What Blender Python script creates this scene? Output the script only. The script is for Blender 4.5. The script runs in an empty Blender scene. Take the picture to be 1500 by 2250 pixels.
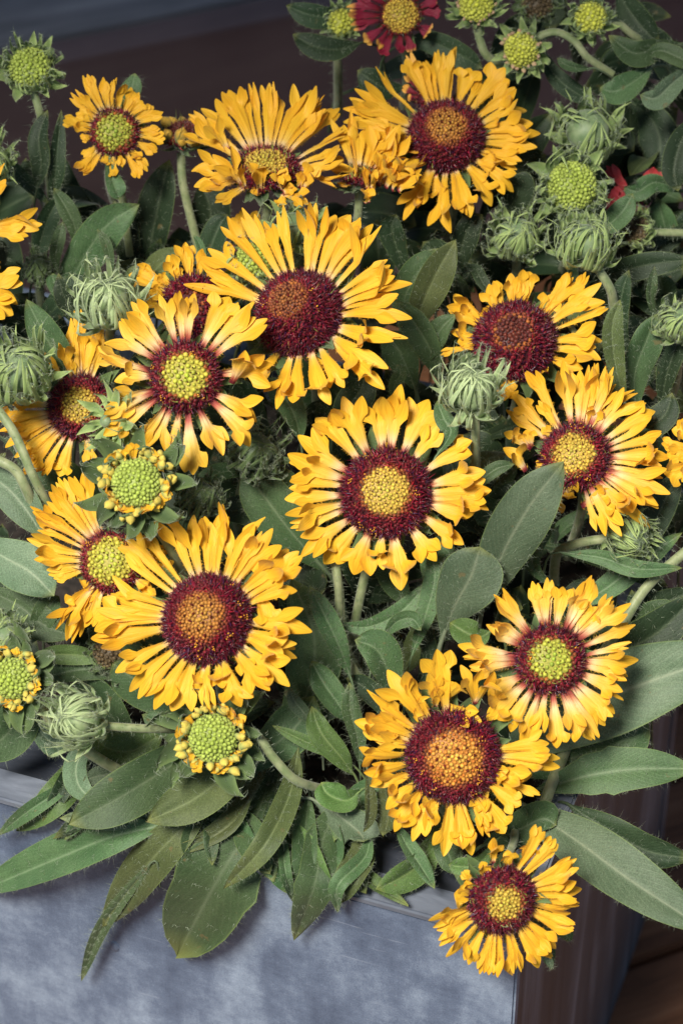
import bpy, math, random
import numpy as np
random.seed(7); rng = np.random.default_rng(7)
rad = math.radians
scn = bpy.context.scene
col = scn.collection

# ---------------------------------------------------------------- camera
PITCH, FPX, D0 = 45.0, 7000.0, 1.2
p_ = rad(PITCH)
FW = np.array([0, math.cos(p_), -math.sin(p_)]); UP = np.array([0, math.sin(p_), math.cos(p_)])
RT = np.array([1.0, 0, 0]); CAM = np.array([0, 0, 0.33]) - FW * D0
BK = -FW
S0 = D0 / FPX
cd = bpy.data.cameras.new('camera'); cam = bpy.data.objects.new('camera', cd); col.objects.link(cam)
cam.location = CAM; cam.rotation_euler = (rad(90 - PITCH), 0, 0)
cd.sensor_fit = 'HORIZONTAL'; cd.sensor_width = 36; cd.lens = 36 * FPX / 1500
cd.clip_start = 0.05; cd.clip_end = 60
cd.dof.use_dof = True; cd.dof.focus_distance = 1.19; cd.dof.aperture_fstop = 19
scn.camera = cam

# ---------------------------------------------------------------- light
w = bpy.data.worlds.new('World'); scn.world = w; w.use_nodes = True
nt = w.node_tree; nt.nodes.clear()
sky = nt.nodes.new('ShaderNodeTexSky'); sky.sky_type = 'NISHITA'; sky.sun_disc = False
sky.sun_elevation = rad(58); sky.sun_rotation = rad(215)
bg = nt.nodes.new('ShaderNodeBackground'); bg.inputs[1].default_value = 0.056
wo = nt.nodes.new('ShaderNodeOutputWorld')
nt.links.new(sky.outputs[0], bg.inputs[0]); nt.links.new(bg.outputs[0], wo.inputs[0])
sl = bpy.data.lights.new('sun', 'SUN'); sl.energy = 4.3; sl.angle = rad(17); sl.color = (1, 0.95, 0.86)
so = bpy.data.objects.new('sun', sl); col.objects.link(so)
sd = np.array([math.sin(rad(215)) * math.cos(rad(58)), math.cos(rad(215)) * math.cos(rad(58)), math.sin(rad(58))])
from mathutils import Vector, Matrix
so.rotation_euler = Vector(sd).to_track_quat('Z', 'Y').to_euler()
vs = scn.view_settings; vs.view_transform = 'Standard'; vs.look = 'None'; vs.exposure = 0.50; vs.gamma = 1
try: scn.cycles.max_bounces = 6; scn.cycles.transparent_max_bounces = 4
except Exception: pass

# ---------------------------------------------------------------- helpers
def V(*a): return np.array(a, float)
def nrm(v): return v / (np.linalg.norm(v) + 1e-12)
def W(x, y, z=0.0):
    d = D0 - z * S0
    return CAM + d * (FW + RT * (x - 750) / FPX - UP * (y - 1125) / FPX)
def ray(x, y): return FW + RT * (x - 750) / FPX - UP * (y - 1125) / FPX
def hit_z(x, y, h):
    d = ray(x, y); return CAM + d * ((h - CAM[2]) / d[2])
def LW(org, v):                            # local (right, up, toward camera) units about org -> metres about W(org)
    q = np.asarray(v) + org; d = D0 - q[:, 2:3] * S0
    return CAM + d * (FW + RT * (q[:, 0:1] - 750) / FPX + UP * (q[:, 1:2] + 1125) / FPX) - W(org[0], -org[1], org[2])
def z_of_h(x, y, h):                      # toward-camera offset (px) of the horizontal plane z=h under that pixel
    d = (h - CAM[2]) / ray(x, y)[2]; return (D0 - d) / S0
def canopy(y): return float(np.interp(y, [0, 300, 600, 1080, 1650, 2000], [-420, -300, -80, 60, 190, 310]))
AX = np.stack([RT, UP, BK], 1)            # local px axes (right, up, toward camera) -> world
def sm(t): t = np.clip(t, 0, 1); return t * t * (3 - 2 * t)

def tag(o, label=None, cat=None, group=None, kind=None):
    for k, v in (('label', label), ('category', cat), ('group', group), ('kind', kind)):
        if v: o[k] = v
    return o
def empty(name, loc):
    o = bpy.data.objects.new(name, None); o.location = loc; o.empty_display_size = 0.01; col.objects.link(o); return o
def mesh(name, verts, faces, mats, uv=None, colr=None, fm=None, smooth=True):
    me = bpy.data.meshes.new(name)
    me.from_pydata([tuple(v) for v in verts], [], faces)
    for m in mats: me.materials.append(m)
    if uv is not None:
        l = me.uv_layers.new(name='UVMap'); idx = np.zeros(len(me.loops), int); me.loops.foreach_get('vertex_index', idx)
        l.data.foreach_set('uv', np.asarray(uv, np.float32)[idx].ravel())
    if colr is not None:
        a = me.color_attributes.new('Col', 'FLOAT_COLOR', 'POINT')
        c = np.ones((len(verts), 4), np.float32); c[:, :3] = colr; a.data.foreach_set('color', c.ravel())
    if fm is not None: me.polygons.foreach_set('material_index', np.asarray(fm, np.int32))
    if smooth: me.polygons.foreach_set('use_smooth', [True] * len(me.polygons))
    me.update(); return me
def put(name, me, parent=None, loc=None):
    o = bpy.data.objects.new(name, me); col.objects.link(o)
    if parent is not None: o.parent = parent
    if loc is not None: o.location = loc
    return o
def grid_faces(nr, nc, off=0):
    return [(off + i * nc + j, off + i * nc + j + 1, off + (i + 1) * nc + j + 1, off + (i + 1) * nc + j) for i in range(nr - 1) for j in range(nc - 1)]
def catmull(P, n):
    P = np.asarray(P, float)
    if len(P) == 2: return P[0] + (P[1] - P[0]) * np.linspace(0, 1, n)[:, None]
    Q = np.vstack([2 * P[0] - P[1], P, 2 * P[-1] - P[-2]]); m = len(P) - 1; out = []
    for s in np.linspace(0, m, n):
        i = min(int(s), m - 1); t = s - i; a, b, c, d = Q[i:i + 4]
        out.append(0.5 * ((2 * b) + (c - a) * t + (2 * a - 5 * b + 4 * c - d) * t * t + (-a + 3 * b - 3 * c + d) * t ** 3))
    return np.array(out)

class Bag:                                 # collects geometry in local px coordinates
    def __init__(s): s.v = []; s.f = []; s.c = []; s.fm = []; s.n = 0
    def add(s, v, f, c=None, m=0):
        s.v.append(v); s.f += [tuple(i + s.n for i in q) for q in f]; s.fm += [m] * len(f)
        if c is not None: s.c.append(np.broadcast_to(c, (len(v), 3)))
        s.n += len(v)
    def build(s, name, mats, scale=S0, smooth=True, org=None):
        v = np.vstack(s.v) @ AX.T * scale if org is None else LW(org, np.vstack(s.v))
        return mesh(name, v, s.f, mats, colr=np.vstack(s.c) if s.c else None, fm=s.fm, smooth=smooth)

def hairs(bases, dirs, ln, wd, curl=0.25):    # thin tapering hair triangles (two segments)
    n = len(bases); dirs = dirs / (np.linalg.norm(dirs, axis=1)[:, None] + 1e-9)
    r = rng.normal(size=(n, 3)); side = np.cross(dirs, r); side /= np.linalg.norm(side, axis=1)[:, None] + 1e-9
    L = (ln * rng.uniform(0.5, 1.2, n))[:, None]; bend = rng.normal(size=(n, 3)) * curl
    mid = bases + dirs * L * 0.55; tip = bases + (dirs + bend) * L
    v = np.stack([bases - side * wd, bases + side * wd, mid - side * wd * .7, mid + side * wd * .7, tip], 1).reshape(-1, 3)
    f = []
    for i in range(n):
        o = i * 5; f += [(o, o + 1, o + 3, o + 2), (o + 2, o + 3, o + 4)]
    return v, f

# ---------------------------------------------------------------- materials
def newmat(name):
    m = bpy.data.materials.new(name); m.use_nodes = True; t = m.node_tree; t.nodes.clear()
    o = t.nodes.new('ShaderNodeOutputMaterial'); b = t.nodes.new('ShaderNodeBsdfPrincipled'); t.links.new(b.outputs[0], o.inputs[0])
    return m, t, b, o
def nd(t, typ, **k):
    n = t.nodes.new(typ)
    for a, v in k.items():
        if a.startswith('i_'): n.inputs[int(a[2:])].default_value = v
        else: setattr(n, a, v)
    return n
def ramp(t, stops, mode='LINEAR'):
    n = t.nodes.new('ShaderNodeValToRGB'); n.color_ramp.interpolation = mode; e = n.color_ramp.elements
    while len(e) < len(stops): e.new(0.5)
    for q, (p, c) in zip(e, stops): q.position = p; q.color = (*c, 1)
    return n
def mix(t, a, b, f, mode='MIX'):
    n = t.nodes.new('ShaderNodeMix'); n.data_type = 'RGBA'; n.blend_type = mode
    for s, x in ((6, a), (7, b), (0, f)):
        if hasattr(x, 'links'): t.links.new(x, n.inputs[s])
        elif s == 0: n.inputs[0].default_value = x
        else: n.inputs[s].default_value = (*x, 1)
    return n.outputs[2]
def math_(t, op, a, b=0.0):
    n = t.nodes.new('ShaderNodeMath'); n.operation = op
    for s, x in ((0, a), (1, b)):
        if hasattr(x, 'links'): t.links.new(x, n.inputs[s])
        else: n.inputs[s].default_value = x
    return n.outputs[0]
def translucent(t, b, o, colour, fac):
    tr = t.nodes.new('ShaderNodeBsdfTranslucent'); ms = t.nodes.new('ShaderNodeMixShader'); ms.inputs[0].default_value = fac
    if hasattr(colour, 'links'): t.links.new(colour, tr.inputs[0])
    else: tr.inputs[0].default_value = (*colour, 1)
    t.links.new(b.outputs[0], ms.inputs[1]); t.links.new(tr.outputs[0], ms.inputs[2]); t.links.new(ms.outputs[0], o.inputs[0])
def bump(t, b, h, strength, dist):
    n = t.nodes.new('ShaderNodeBump'); n.inputs['Strength'].default_value = strength; n.inputs['Distance'].default_value = dist
    t.links.new(h, n.inputs['Height']); t.links.new(n.outputs[0], b.inputs['Normal'])

def petal_mat(name, tipcol, midcol, pale, dark, hot, pm=.50, pt=.85):
    m, t, b, o = newmat(name)
    uv = nd(t, 'ShaderNodeUVMap'); sep = nd(t, 'ShaderNodeSeparateXYZ'); t.links.new(uv.outputs[0], sep.inputs[0])
    u, v = sep.outputs[0], sep.outputs[1]
    blush = nd(t, 'ShaderNodeAttribute', attribute_type='OBJECT', attribute_name='blush')
    inf = nd(t, 'ShaderNodeObjectInfo')
    mp = nd(t, 'ShaderNodeMapping'); mp.inputs['Scale'].default_value = (26, 2.2, 1); t.links.new(uv.outputs[0], mp.inputs[0])
    off = nd(t, 'ShaderNodeVectorMath', operation='ADD'); t.links.new(mp.outputs[0], off.inputs[0])
    cx = nd(t, 'ShaderNodeCombineXYZ'); r100 = math_(t, 'MULTIPLY', inf.outputs['Random'], 90.0); t.links.new(r100, cx.inputs[2]); t.links.new(cx.outputs[0], off.inputs[1])
    no = nd(t, 'ShaderNodeTexNoise'); no.inputs['Scale'].default_value = 1.0; no.inputs['Detail'].default_value = 4; t.links.new(off.outputs[0], no.inputs[0])
    vn = math_(t, 'MULTIPLY', math_(t, 'SUBTRACT', no.outputs[0], 0.5), 0.22)
    # blush value stretches the red foot of the petal
    vv = math_(t, 'DIVIDE', math_(t, 'ADD', v, vn), blush.outputs['Fac'])
    rp = ramp(t, [(0.0, dark), (0.07, dark), (0.17, hot), (0.30, pale), (pm, midcol), (pt, tipcol)])
    t.links.new(vv, rp.inputs[0])
    # slight darker veins, and hue variation from petal to petal
    veins = ramp(t, [(0.35, (0.80, 0.66, 0.30)), (0.55, (1, 1, 1))]); t.links.new(no.outputs[0], veins.inputs[0])
    c1 = mix(t, rp.outputs[0], veins.outputs[0], 0.62, 'MULTIPLY')
    c2 = mix(t, c1, (0.94, 0.84, 0.60), math_(t, 'MULTIPLY', inf.outputs['Random'], 0.75), 'MULTIPLY')
    t.links.new(c2, b.inputs['Base Color'])
    b.inputs['Roughness'].default_value = 0.52; b.inputs['Specular IOR Level'].default_value = 0.35
    b.inputs['Sheen Weight'].default_value = 0.12; b.inputs['Sheen Roughness'].default_value = 0.5
    bump(t, b, no.outputs[0], 0.45, 0.0006)
    translucent(t, b, o, c2, 0.22)
    return m
M = {}
M['petal'] = petal_mat('yellow_petal', (0.89, 0.525, 0.030), (0.91, 0.60, 0.10), (0.92, 0.70, 0.40), (0.16, 0.005, 0.02), (0.52, 0.12, 0.09))
M['petal_red'] = petal_mat('red_petal', (0.88, 0.50, 0.10), (0.27, 0.012, 0.045), (0.22, 0.010, 0.040), (0.12, 0.004, 0.015), (0.22, 0.008, 0.02), .80, .97)
M['petal_crimson'] = petal_mat('crimson_petal', (0.50, 0.055, 0.075), (0.46, 0.04, 0.06), (0.36, 0.025, 0.045), (0.12, 0.004, 0.015), (0.22, 0.008, 0.02))

def vc_mat(name, rough=0.6, sheen=0.15, trans=0.0, spec=0.3):
    m, t, b, o = newmat(name)
    a = nd(t, 'ShaderNodeVertexColor', layer_name='Col'); no = nd(t, 'ShaderNodeTexNoise'); no.inputs['Scale'].default_value = 900
    tc = nd(t, 'ShaderNodeTexCoord'); t.links.new(tc.outputs['Object'], no.inputs[0])
    rp = ramp(t, [(0.3, (0.72, 0.72, 0.72)), (0.7, (1.15, 1.15, 1.15))]); t.links.new(no.outputs[0], rp.inputs[0])
    c = mix(t, a.outputs[0], rp.outputs[0], 1.0, 'MULTIPLY'); t.links.new(c, b.inputs['Base Color']); bump(t, b, no.outputs[0], 0.35, 0.0005)
    b.inputs['Roughness'].default_value = rough; b.inputs['Sheen Weight'].default_value = sheen; b.inputs['Specular IOR Level'].default_value = spec
    if trans: translucent(t, b, o, c, trans)
    return m
M['floret'] = vc_mat('floret_surface', 0.5, 0.1)
M['bractv'] = vc_mat('bract_surface', 0.5, 0.2, 0.18)
M['bristle'] = vc_mat('floret_bristle', 0.30, 0.03, spec=0.5)

def leaf_mat(name, a_, b_, rib, ribmix=0.5):
    m, t, b, o = newmat(name)
    tc = nd(t, 'ShaderNodeTexCoord'); uv = nd(t, 'ShaderNodeUVMap'); sep = nd(t, 'ShaderNodeSeparateXYZ'); t.links.new(uv.outputs[0], sep.inputs[0])
    inf = nd(t, 'ShaderNodeObjectInfo')
    n1 = nd(t, 'ShaderNodeTexNoise'); n1.inputs['Scale'].default_value = 55; n1.inputs['Detail'].default_value = 3; t.links.new(tc.outputs['Object'], n1.inputs[0])
    n2 = nd(t, 'ShaderNodeTexNoise'); n2.inputs['Scale'].default_value = 2200; n2.inputs['Detail'].default_value = 2; t.links.new(tc.outputs['Object'], n2.inputs[0])
    r1 = ramp(t, [(0.3, a_), (0.7, b_)]); t.links.new(n1.outputs[0], r1.inputs[0])
    r2 = ramp(t, [(0.42, (0.80, 0.82, 0.80)), (0.66, (1.35, 1.35, 1.38))]); t.links.new(n2.outputs[0], r2.inputs[0])
    c = mix(t, r1.outputs[0], r2.outputs[0], 0.85, 'MULTIPLY')
    # midrib and side veins, drawn along the leaf
    du = math_(t, 'ABSOLUTE', math_(t, 'SUBTRACT', sep.outputs[0], 0.5))
    rb = ramp(t, [(0.0, (1, 1, 1)), (0.035, (0.15, 0.15, 0.15)), (0.08, (0, 0, 0))]); t.links.new(du, rb.inputs[0])
    ph = math_(t, 'MULTIPLY', math_(t, 'SUBTRACT', sep.outputs[1], math_(t, 'MULTIPLY', du, 0.55)), 58.0)
    sv = math_(t, 'POWER', math_(t, 'ABSOLUTE', math_(t, 'SINE', ph)), 14.0)
    k = math_(t, 'MULTIPLY', rb.outputs[0], ribmix)
    c = mix(t, c, rib, k)
    c = mix(t, c, rib, math_(t, 'MULTIPLY', sv, 0.08))
    # each leaf its own tone; edges a little yellower
    hs = nd(t, 'ShaderNodeHueSaturation'); t.links.new(c, hs.inputs['Color'])
    t.links.new(math_(t, 'ADD', 0.478, math_(t, 'MULTIPLY', inf.outputs['Random'], 0.026)), hs.inputs['Hue'])
    t.links.new(math_(t, 'ADD', 0.72, math_(t, 'MULTIPLY', inf.outputs['Random'], 0.55)), hs.inputs['Value'])
    ed = ramp(t, [(0.475, (0, 0, 0)), (0.5, (1, 1, 1))]); t.links.new(du, ed.inputs[0])
    c = mix(t, hs.outputs[0], (0.22, 0.30, 0.08), math_(t, 'MULTIPLY', ed.outputs[0], 0.5))
    tipr = ramp(t, [(0.90, (0, 0, 0)), (1.0, (1, 1, 1))]); t.links.new(sep.outputs[1], tipr.inputs[0])
    c = mix(t, c, (0.26, 0.27, 0.07), math_(t, 'MULTIPLY', tipr.outputs[0], 0.55))
    n3 = nd(t, 'ShaderNodeTexNoise'); n3.inputs['Scale'].default_value = 230; t.links.new(tc.outputs['Object'], n3.inputs[0])
    sp3 = ramp(t, [(0.70, (0, 0, 0)), (0.76, (1, 1, 1))]); t.links.new(n3.outputs[0], sp3.inputs[0])
    c = mix(t, c, (0.16, 0.12, 0.05), math_(t, 'MULTIPLY', sp3.outputs[0], 0.6))
    t.links.new(c, b.inputs['Base Color']); b.inputs['Roughness'].default_value = 0.55
    b.inputs['Sheen Weight'].default_value = 0.10; b.inputs['Sheen Roughness'].default_value = 0.4; b.inputs['Specular IOR Level'].default_value = 0.3
    hgt = math_(t, 'ADD', math_(t, 'MULTIPLY', n2.outputs[0], 0.4), math_(t, 'SUBTRACT', math_(t, 'MULTIPLY', n1.outputs[0], 2.0), math_(t, 'MULTIPLY', sv, 0.12)))
    bump(t, b, hgt, 0.5, 0.0005)
    translucent(t, b, o, c, 0.13)
    return m
M['leaf_g'] = leaf_mat('grey_green_leaf', (0.042, 0.092, 0.034), (0.084, 0.146, 0.060), (0.21, 0.28, 0.16))
M['leaf_o'] = leaf_mat('olive_leaf', (0.058, 0.084, 0.028), (0.104, 0.132, 0.048), (0.22, 0.27, 0.12))
M['leaf_b'] = leaf_mat('bright_leaf', (0.060, 0.125, 0.030), (0.110, 0.190, 0.060), (0.24, 0.32, 0.12))
M['leaf_p'] = leaf_mat('pale_leaf', (0.078, 0.132, 0.070), (0.126, 0.186, 0.106), (0.34, 0.40, 0.26))
M['leaf_d'] = leaf_mat('shade_toned_leaf', (0.016, 0.036, 0.015), (0.030, 0.056, 0.024), (0.10, 0.14, 0.07))  # leaf green darkened, so the shade among the foliage sits in its colour
def simple(name, c, rough, sheen=0.0, trans=0.0, c2=None, scale=400):
    m, t, b, o = newmat(name)
    if c2:
        tc = nd(t, 'ShaderNodeTexCoord'); n1 = nd(t, 'ShaderNodeTexNoise'); n1.inputs['Scale'].default_value = scale; n1.inputs['Detail'].default_value = 4
        t.links.new(tc.outputs['Object'], n1.inputs[0]); r = ramp(t, [(0.35, c), (0.65, c2)]); t.links.new(n1.outputs[0], r.inputs[0]); cc = r.outputs[0]
        t.links.new(cc, b.inputs['Base Color']); bump(t, b, n1.outputs[0], 0.3, 0.0006)
    else: cc = c; b.inputs['Base Color'].default_value = (*c, 1)
    b.inputs['Roughness'].default_value = rough; b.inputs['Sheen Weight'].default_value = sheen
    if trans: translucent(t, b, o, cc, trans)
    return m
M['hair'] = simple('plant_hair', (0.36, 0.42, 0.30), 0.5, trans=0.4)
M['stem'] = simple('stem_skin', (0.17, 0.22, 0.09), 0.5, 0.2, 0.0, (0.30, 0.33, 0.17), 220)
M['stem_dark'] = simple('shaded_stem_skin', (0.07, 0.11, 0.05), 0.5, 0.3, 0.0, (0.11, 0.15, 0.08), 300)
M['bract'] = simple('bract_skin', (0.15, 0.235, 0.10), 0.5, 0.35, 0.15, (0.26, 0.34, 0.17), 260)
M['bract_lit'] = simple('pale_bract_skin', (0.22, 0.32, 0.13), 0.5, 0.35, 0.15, (0.36, 0.43, 0.22), 260)
M['calyx'] = simple('calyx_skin', (0.075, 0.13, 0.055), 0.5, 0.35, 0.1, (0.14, 0.20, 0.09), 260)
M['soil'] = simple('potting_soil', (0.010, 0.008, 0.006), 0.95, 0, 0, (0.035, 0.026, 0.02), 300)

def slate_mat():
    m, t, b, o = newmat('grey_washed_zinc')
    tc = nd(t, 'ShaderNodeTexCoord')
    def noise(sc, scale3, det=5, ro=0.6):
        mp = nd(t, 'ShaderNodeMapping'); mp.inputs['Scale'].default_value = scale3; t.links.new(tc.outputs['Object'], mp.inputs[0])
        n = nd(t, 'ShaderNodeTexNoise'); n.inputs['Scale'].default_value = sc; n.inputs['Detail'].default_value = det; n.inputs['Roughness'].default_value = ro
        t.links.new(mp.outputs[0], n.inputs[0]); return n.outputs[0]
    cloud = noise(17, (1, 1, 0.8), 7, 0.66); streak = noise(48, (1, 1, 0.14), 5); scr = noise(240, (.7, 1, 1.1), 9, 0.85); fine = noise(1500, (1, 1, 1), 2)
    hair_ = noise(420, (.06, 1, .9), 3, .6); hr = ramp(t, [(0.66, (0, 0, 0)), (0.74, (1, 1, 1))]); t.links.new(hair_, hr.inputs[0])
    k = math_(t, 'ADD', math_(t, 'ADD', math_(t, 'MULTIPLY', cloud, 0.60), math_(t, 'MULTIPLY', streak, 0.24)), math_(t, 'ADD', math_(t, 'MULTIPLY', scr, 0.20), math_(t, 'MULTIPLY', fine, 0.13)))
    r = ramp(t, [(0.42, (0.036, 0.052, 0.084)), (0.50, (0.074, 0.102, 0.160)), (0.58, (0.130, 0.172, 0.250)), (0.69, (0.30, 0.37, 0.47))]); t.links.new(k, r.inputs[0])
    t.links.new(mix(t, r.outputs[0], (.42, .47, .56), math_(t, 'MULTIPLY', hr.outputs[0], .35)), b.inputs['Base Color']); b.inputs['Roughness'].default_value = 0.62
    bump(t, b, k, 0.5, 0.0012)
    return m
def wood_mat(name, a_, b_, c_, sc, sx):
    m, t, b, o = newmat(name)
    tc = nd(t, 'ShaderNodeTexCoord'); mp = nd(t, 'ShaderNodeMapping'); mp.inputs['Scale'].default_value = sx; t.links.new(tc.outputs['Object'], mp.inputs[0])
    n = nd(t, 'ShaderNodeTexNoise'); n.inputs['Scale'].default_value = sc; n.inputs['Detail'].default_value = 7; n.inputs['Roughness'].default_value = 0.65; n.inputs['Distortion'].default_value = 0.6
    t.links.new(mp.outputs[0], n.inputs[0])
    n2 = nd(t, 'ShaderNodeTexNoise'); n2.inputs['Scale'].default_value = 14; n2.inputs['Detail'].default_value = 3; t.links.new(tc.outputs['Object'], n2.inputs[0])
    k = math_(t, 'ADD', math_(t, 'MULTIPLY', n.outputs[0], 0.7), math_(t, 'MULTIPLY', n2.outputs[0], 0.3))
    r = ramp(t, [(0.36, a_), (0.52, b_), (0.68, c_)]); t.links.new(k, r.inputs[0]); t.links.new(r.outputs[0], b.inputs['Base Color'])
    b.inputs['Roughness'].default_value = 0.6; bump(t, b, n.outputs[0], 0.45, 0.0012)
    return m
M['slate'] = slate_mat()
M['slate_edge'] = wood_mat('worn_slate_edge', (0.075, 0.088, 0.115), (0.14, 0.16, 0.20), (0.26, 0.29, 0.35), 60, (.3, 1, 1))
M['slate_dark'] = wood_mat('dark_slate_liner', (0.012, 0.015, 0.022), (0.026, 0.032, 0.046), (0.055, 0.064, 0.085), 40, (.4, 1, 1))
M['sidewood'] = wood_mat('dark_side_wood', (0.022, 0.030, 0.042), (0.052, 0.066, 0.088), (0.17, 0.20, 0.25), 45, (1, 1, 0.07))
M['deck'] = wood_mat('brown_deck_wood', (0.09, 0.036, 0.016), (0.22, 0.095, 0.042), (0.36, 0.17, 0.085), 60, (0.08, 1, 1))
M['crate'] = wood_mat('dark_brown_board', (0.10, 0.066, 0.068), (0.155, 0.108, 0.108), (0.205, 0.148, 0.142), 20, (0.1, 1, 1))
M['greyboard'] = wood_mat('weathered_grey_board', (0.15, 0.152, 0.16), (0.26, 0.262, 0.275), (0.42, 0.42, 0.43), 40, (0.12, 1, 1))

# ---------------------------------------------------------------- planter, ground, crate behind
H = 0.25; GZ = -0.046
A = hit_z(1140, 2062, H); B1 = hit_z(0, 1748, H)
ex = nrm(A - B1); ey = np.array([-ex[1], ex[0], 0.0])          # ex along the front (to the right), ey away from the camera
Mp = Matrix(((ex[0], ey[0], 0, A[0]), (ex[1], ey[1], 0, A[1]), (0, 0, 1, GZ), (0, 0, 0, 1)))
def box_mesh(name, x0, x1, y0, y1, z0, z1, mat, bev=0.001, taper=None):
    v = [(x, y, z) for z in (z0, z1) for y in (y0, y1) for x in (x0, x1)]
    f = [(0, 2, 3, 1), (4, 5, 7, 6), (0, 1, 5, 4), (1, 3, 7, 5), (3, 2, 6, 7), (2, 0, 4, 6)]
    import bmesh
    me = mesh(name, v, f, [mat], smooth=False)
    bm = bmesh.new(); bm.from_mesh(me); bmesh.ops.bevel(bm, geom=bm.edges[:], offset=bev, segments=2, affect='EDGES'); bm.to_mesh(me); bm.free()
    return me
pl = empty('planter_box', (0, 0, 0)); pl.matrix_world = Mp
tag(pl, 'grey washed zinc planter trough with a dark wooden side holding the blanket flowers', 'planter')
HH = H - GZ; WD = 0.62; DP = 0.26
def pbox(name, *a, **k):
    o = put(name, box_mesh(name, *a, **k), pl); return o
pbox('front_panel', -WD, 0, 0, 0.006, 0, HH - 0.0042, M['slate'])
pbox('side_panel', -0.012, -0.0008, 0.0062, DP, 0, HH - 0.0042, M['sidewood'])
pbox('side_panel', -WD, -WD + 0.012, 0.0062, DP, 0, HH - 0.0042, M['sidewood'])
pbox('back_panel', -WD, 0, DP + 0.0002, DP + 0.012, 0, HH - 0.0042, M['sidewood'])
pbox('rim', -WD, 0.0012, -0.0012, 0.013, HH - 0.004, HH, M['slate_edge'])
pbox('rim', -0.013, 0.0010, 0.0132, DP, HH - 0.004, HH - 0.0002, M['slate_edge'])
pbox('rim', -WD, 0.001, DP + 0.0002, DP + 0.014, HH - 0.004, HH - 0.0004, M['slate'])
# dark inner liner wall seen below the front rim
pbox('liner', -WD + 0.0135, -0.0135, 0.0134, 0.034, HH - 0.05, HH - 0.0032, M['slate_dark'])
nn_ = ey; tq = ((A - CAM) @ nn_) / (ray(252, 2080) @ nn_); pd = Mp.inverted() @ Vector(CAM + ray(252, 2080) * tq)
vd = []; fd = []
for i in range(5):
    for j in range(12):
        a_ = math.pi / 2 * i / 4; b_ = 2 * math.pi * j / 12; vd.append((pd.x + .0022 * math.cos(a_) * math.cos(b_), -.0009 * math.sin(a_) + .0001, pd.z + .0034 * math.cos(a_) * math.sin(b_)))
        if i < 4: fd.append((i * 12 + j, i * 12 + (j + 1) % 12, (i + 1) * 12 + (j + 1) % 12, (i + 1) * 12 + j))
put('paint_drop', mesh('paint_drop', vd, fd, [M['slate']]), pl)
n = 60
gx, gy = np.meshgrid(np.linspace(-WD + 0.012, -0.0125, n), np.linspace(0.0345, DP - 0.001, n))
gz = np.full_like(gx, HH - 0.022) + rng.normal(0, 0.0012, gx.shape)
sv_ = np.stack([gx, gy, gz], -1).reshape(-1, 3)
so_ = put('soil', mesh('soil', sv_, grid_faces(n, n), [M['soil']]), None); so_.matrix_world = Mp
tag(so_, 'dark potting soil filling the planter under the foliage', None, None, 'structure')
g = put('ground', mesh('ground', [(-8, -8, GZ - 0.012), (8, -8, GZ - 0.012), (8, 8, GZ - 0.012), (-8, 8, GZ - 0.012)], [(0, 1, 2, 3)], [M['soil']])); g['kind'] = 'structure'
P0 = hit_z(1460, 2092, GZ); P1 = hit_z(1500, 2078, GZ); dk = nrm(P1 - P0); dn = np.array([-dk[1], dk[0], 0])
Md = Matrix(((dk[0], dn[0], 0, P0[0]), (dk[1], dn[1], 0, P0[1]), (0, 0, 1, GZ - 0.0125), (0, 0, 0, 1)))
dm = box_mesh('plank', -1.3, 1.3, 0.0015, 0.0935, 0.001, 0.0123, M['deck'], bev=0.002)
for i in range(-5, 12):
    o = put('plank', dm, g); o.matrix_world = Md @ Matrix.Translation((0.07 * math.sin(i * 5), i * 0.095, 0))
# low brown crate with a grey weathered top board, out of focus behind the planter
T = 0.17
Q0 = hit_z(0, 165, T); Q1 = hit_z(640, 33, T); qx = nrm(Q1 - Q0); qy = np.array([-qx[1], qx[0], 0])
Mq = Matrix(((qx[0], qy[0], 0, Q0[0]), (qx[1], qy[1], 0, Q0[1]), (0, 0, 1, GZ), (0, 0, 0, 1)))
cr = empty('wooden_crate', (0, 0, 0)); cr.matrix_world = Mq
tag(cr, 'dark brown wooden crate with grey weathered top, blurred behind the flowers', 'crate')
HC = T - GZ
put('side_board', box_mesh('side_board', -0.5, 0.75, 0.0, 0.02, 0, HC - 0.0005, M['crate']), cr)
put('top_board', box_mesh('top_board', -0.5, 0.75, 0.0204, 0.30, HC - 0.018, HC, M['greyboard'], bev=0.003), cr)

# unseen roof boards over the planter, added to shade its back
rf = empty('added_shade_roof', (0, -0.33, 1.42)); tag(rf, 'added unseen roof boards that shade the back of the planter from above', 'roof', None, 'structure')
rbm = box_mesh('board', -1.6, 1.6, 0.001, 0.199, 0, 0.02, M['crate'])
for i in range(9): o = put('board', rbm, rf); o.location = (0, i * 0.2, 0)

# ---------------------------------------------------------------- leaves
def tube(pts, r, nseg=22, ns=8, r1=None, ribs=True):
    c = catmull(pts, nseg + 1); tan = np.gradient(c, axis=0); tan /= np.linalg.norm(tan, axis=1)[:, None] + 1e-9
    ref = nrm(V(.3, .1, 1)); S = np.cross(tan, ref); S /= np.linalg.norm(S, axis=1)[:, None]; N = np.cross(S, tan)
    rr = np.linspace(r, r if r1 is None else r1, nseg + 1); v = []
    for j in range(ns):
        a = 2 * math.pi * j / ns; k = 1 + (0.06 if j % 2 else -0.04) * ribs
        v.append(c + (S * math.cos(a) + N * math.sin(a)) * (rr * k)[:, None])
    v = np.stack(v, 1).reshape(-1, 3); f = []
    for i in range(nseg):
        for j in range(ns): f.append((i * ns + j, i * ns + (j + 1) % ns, (i + 1) * ns + (j + 1) % ns, (i + 1) * ns + j))
    return v, f, c, S, N, rr
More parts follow.
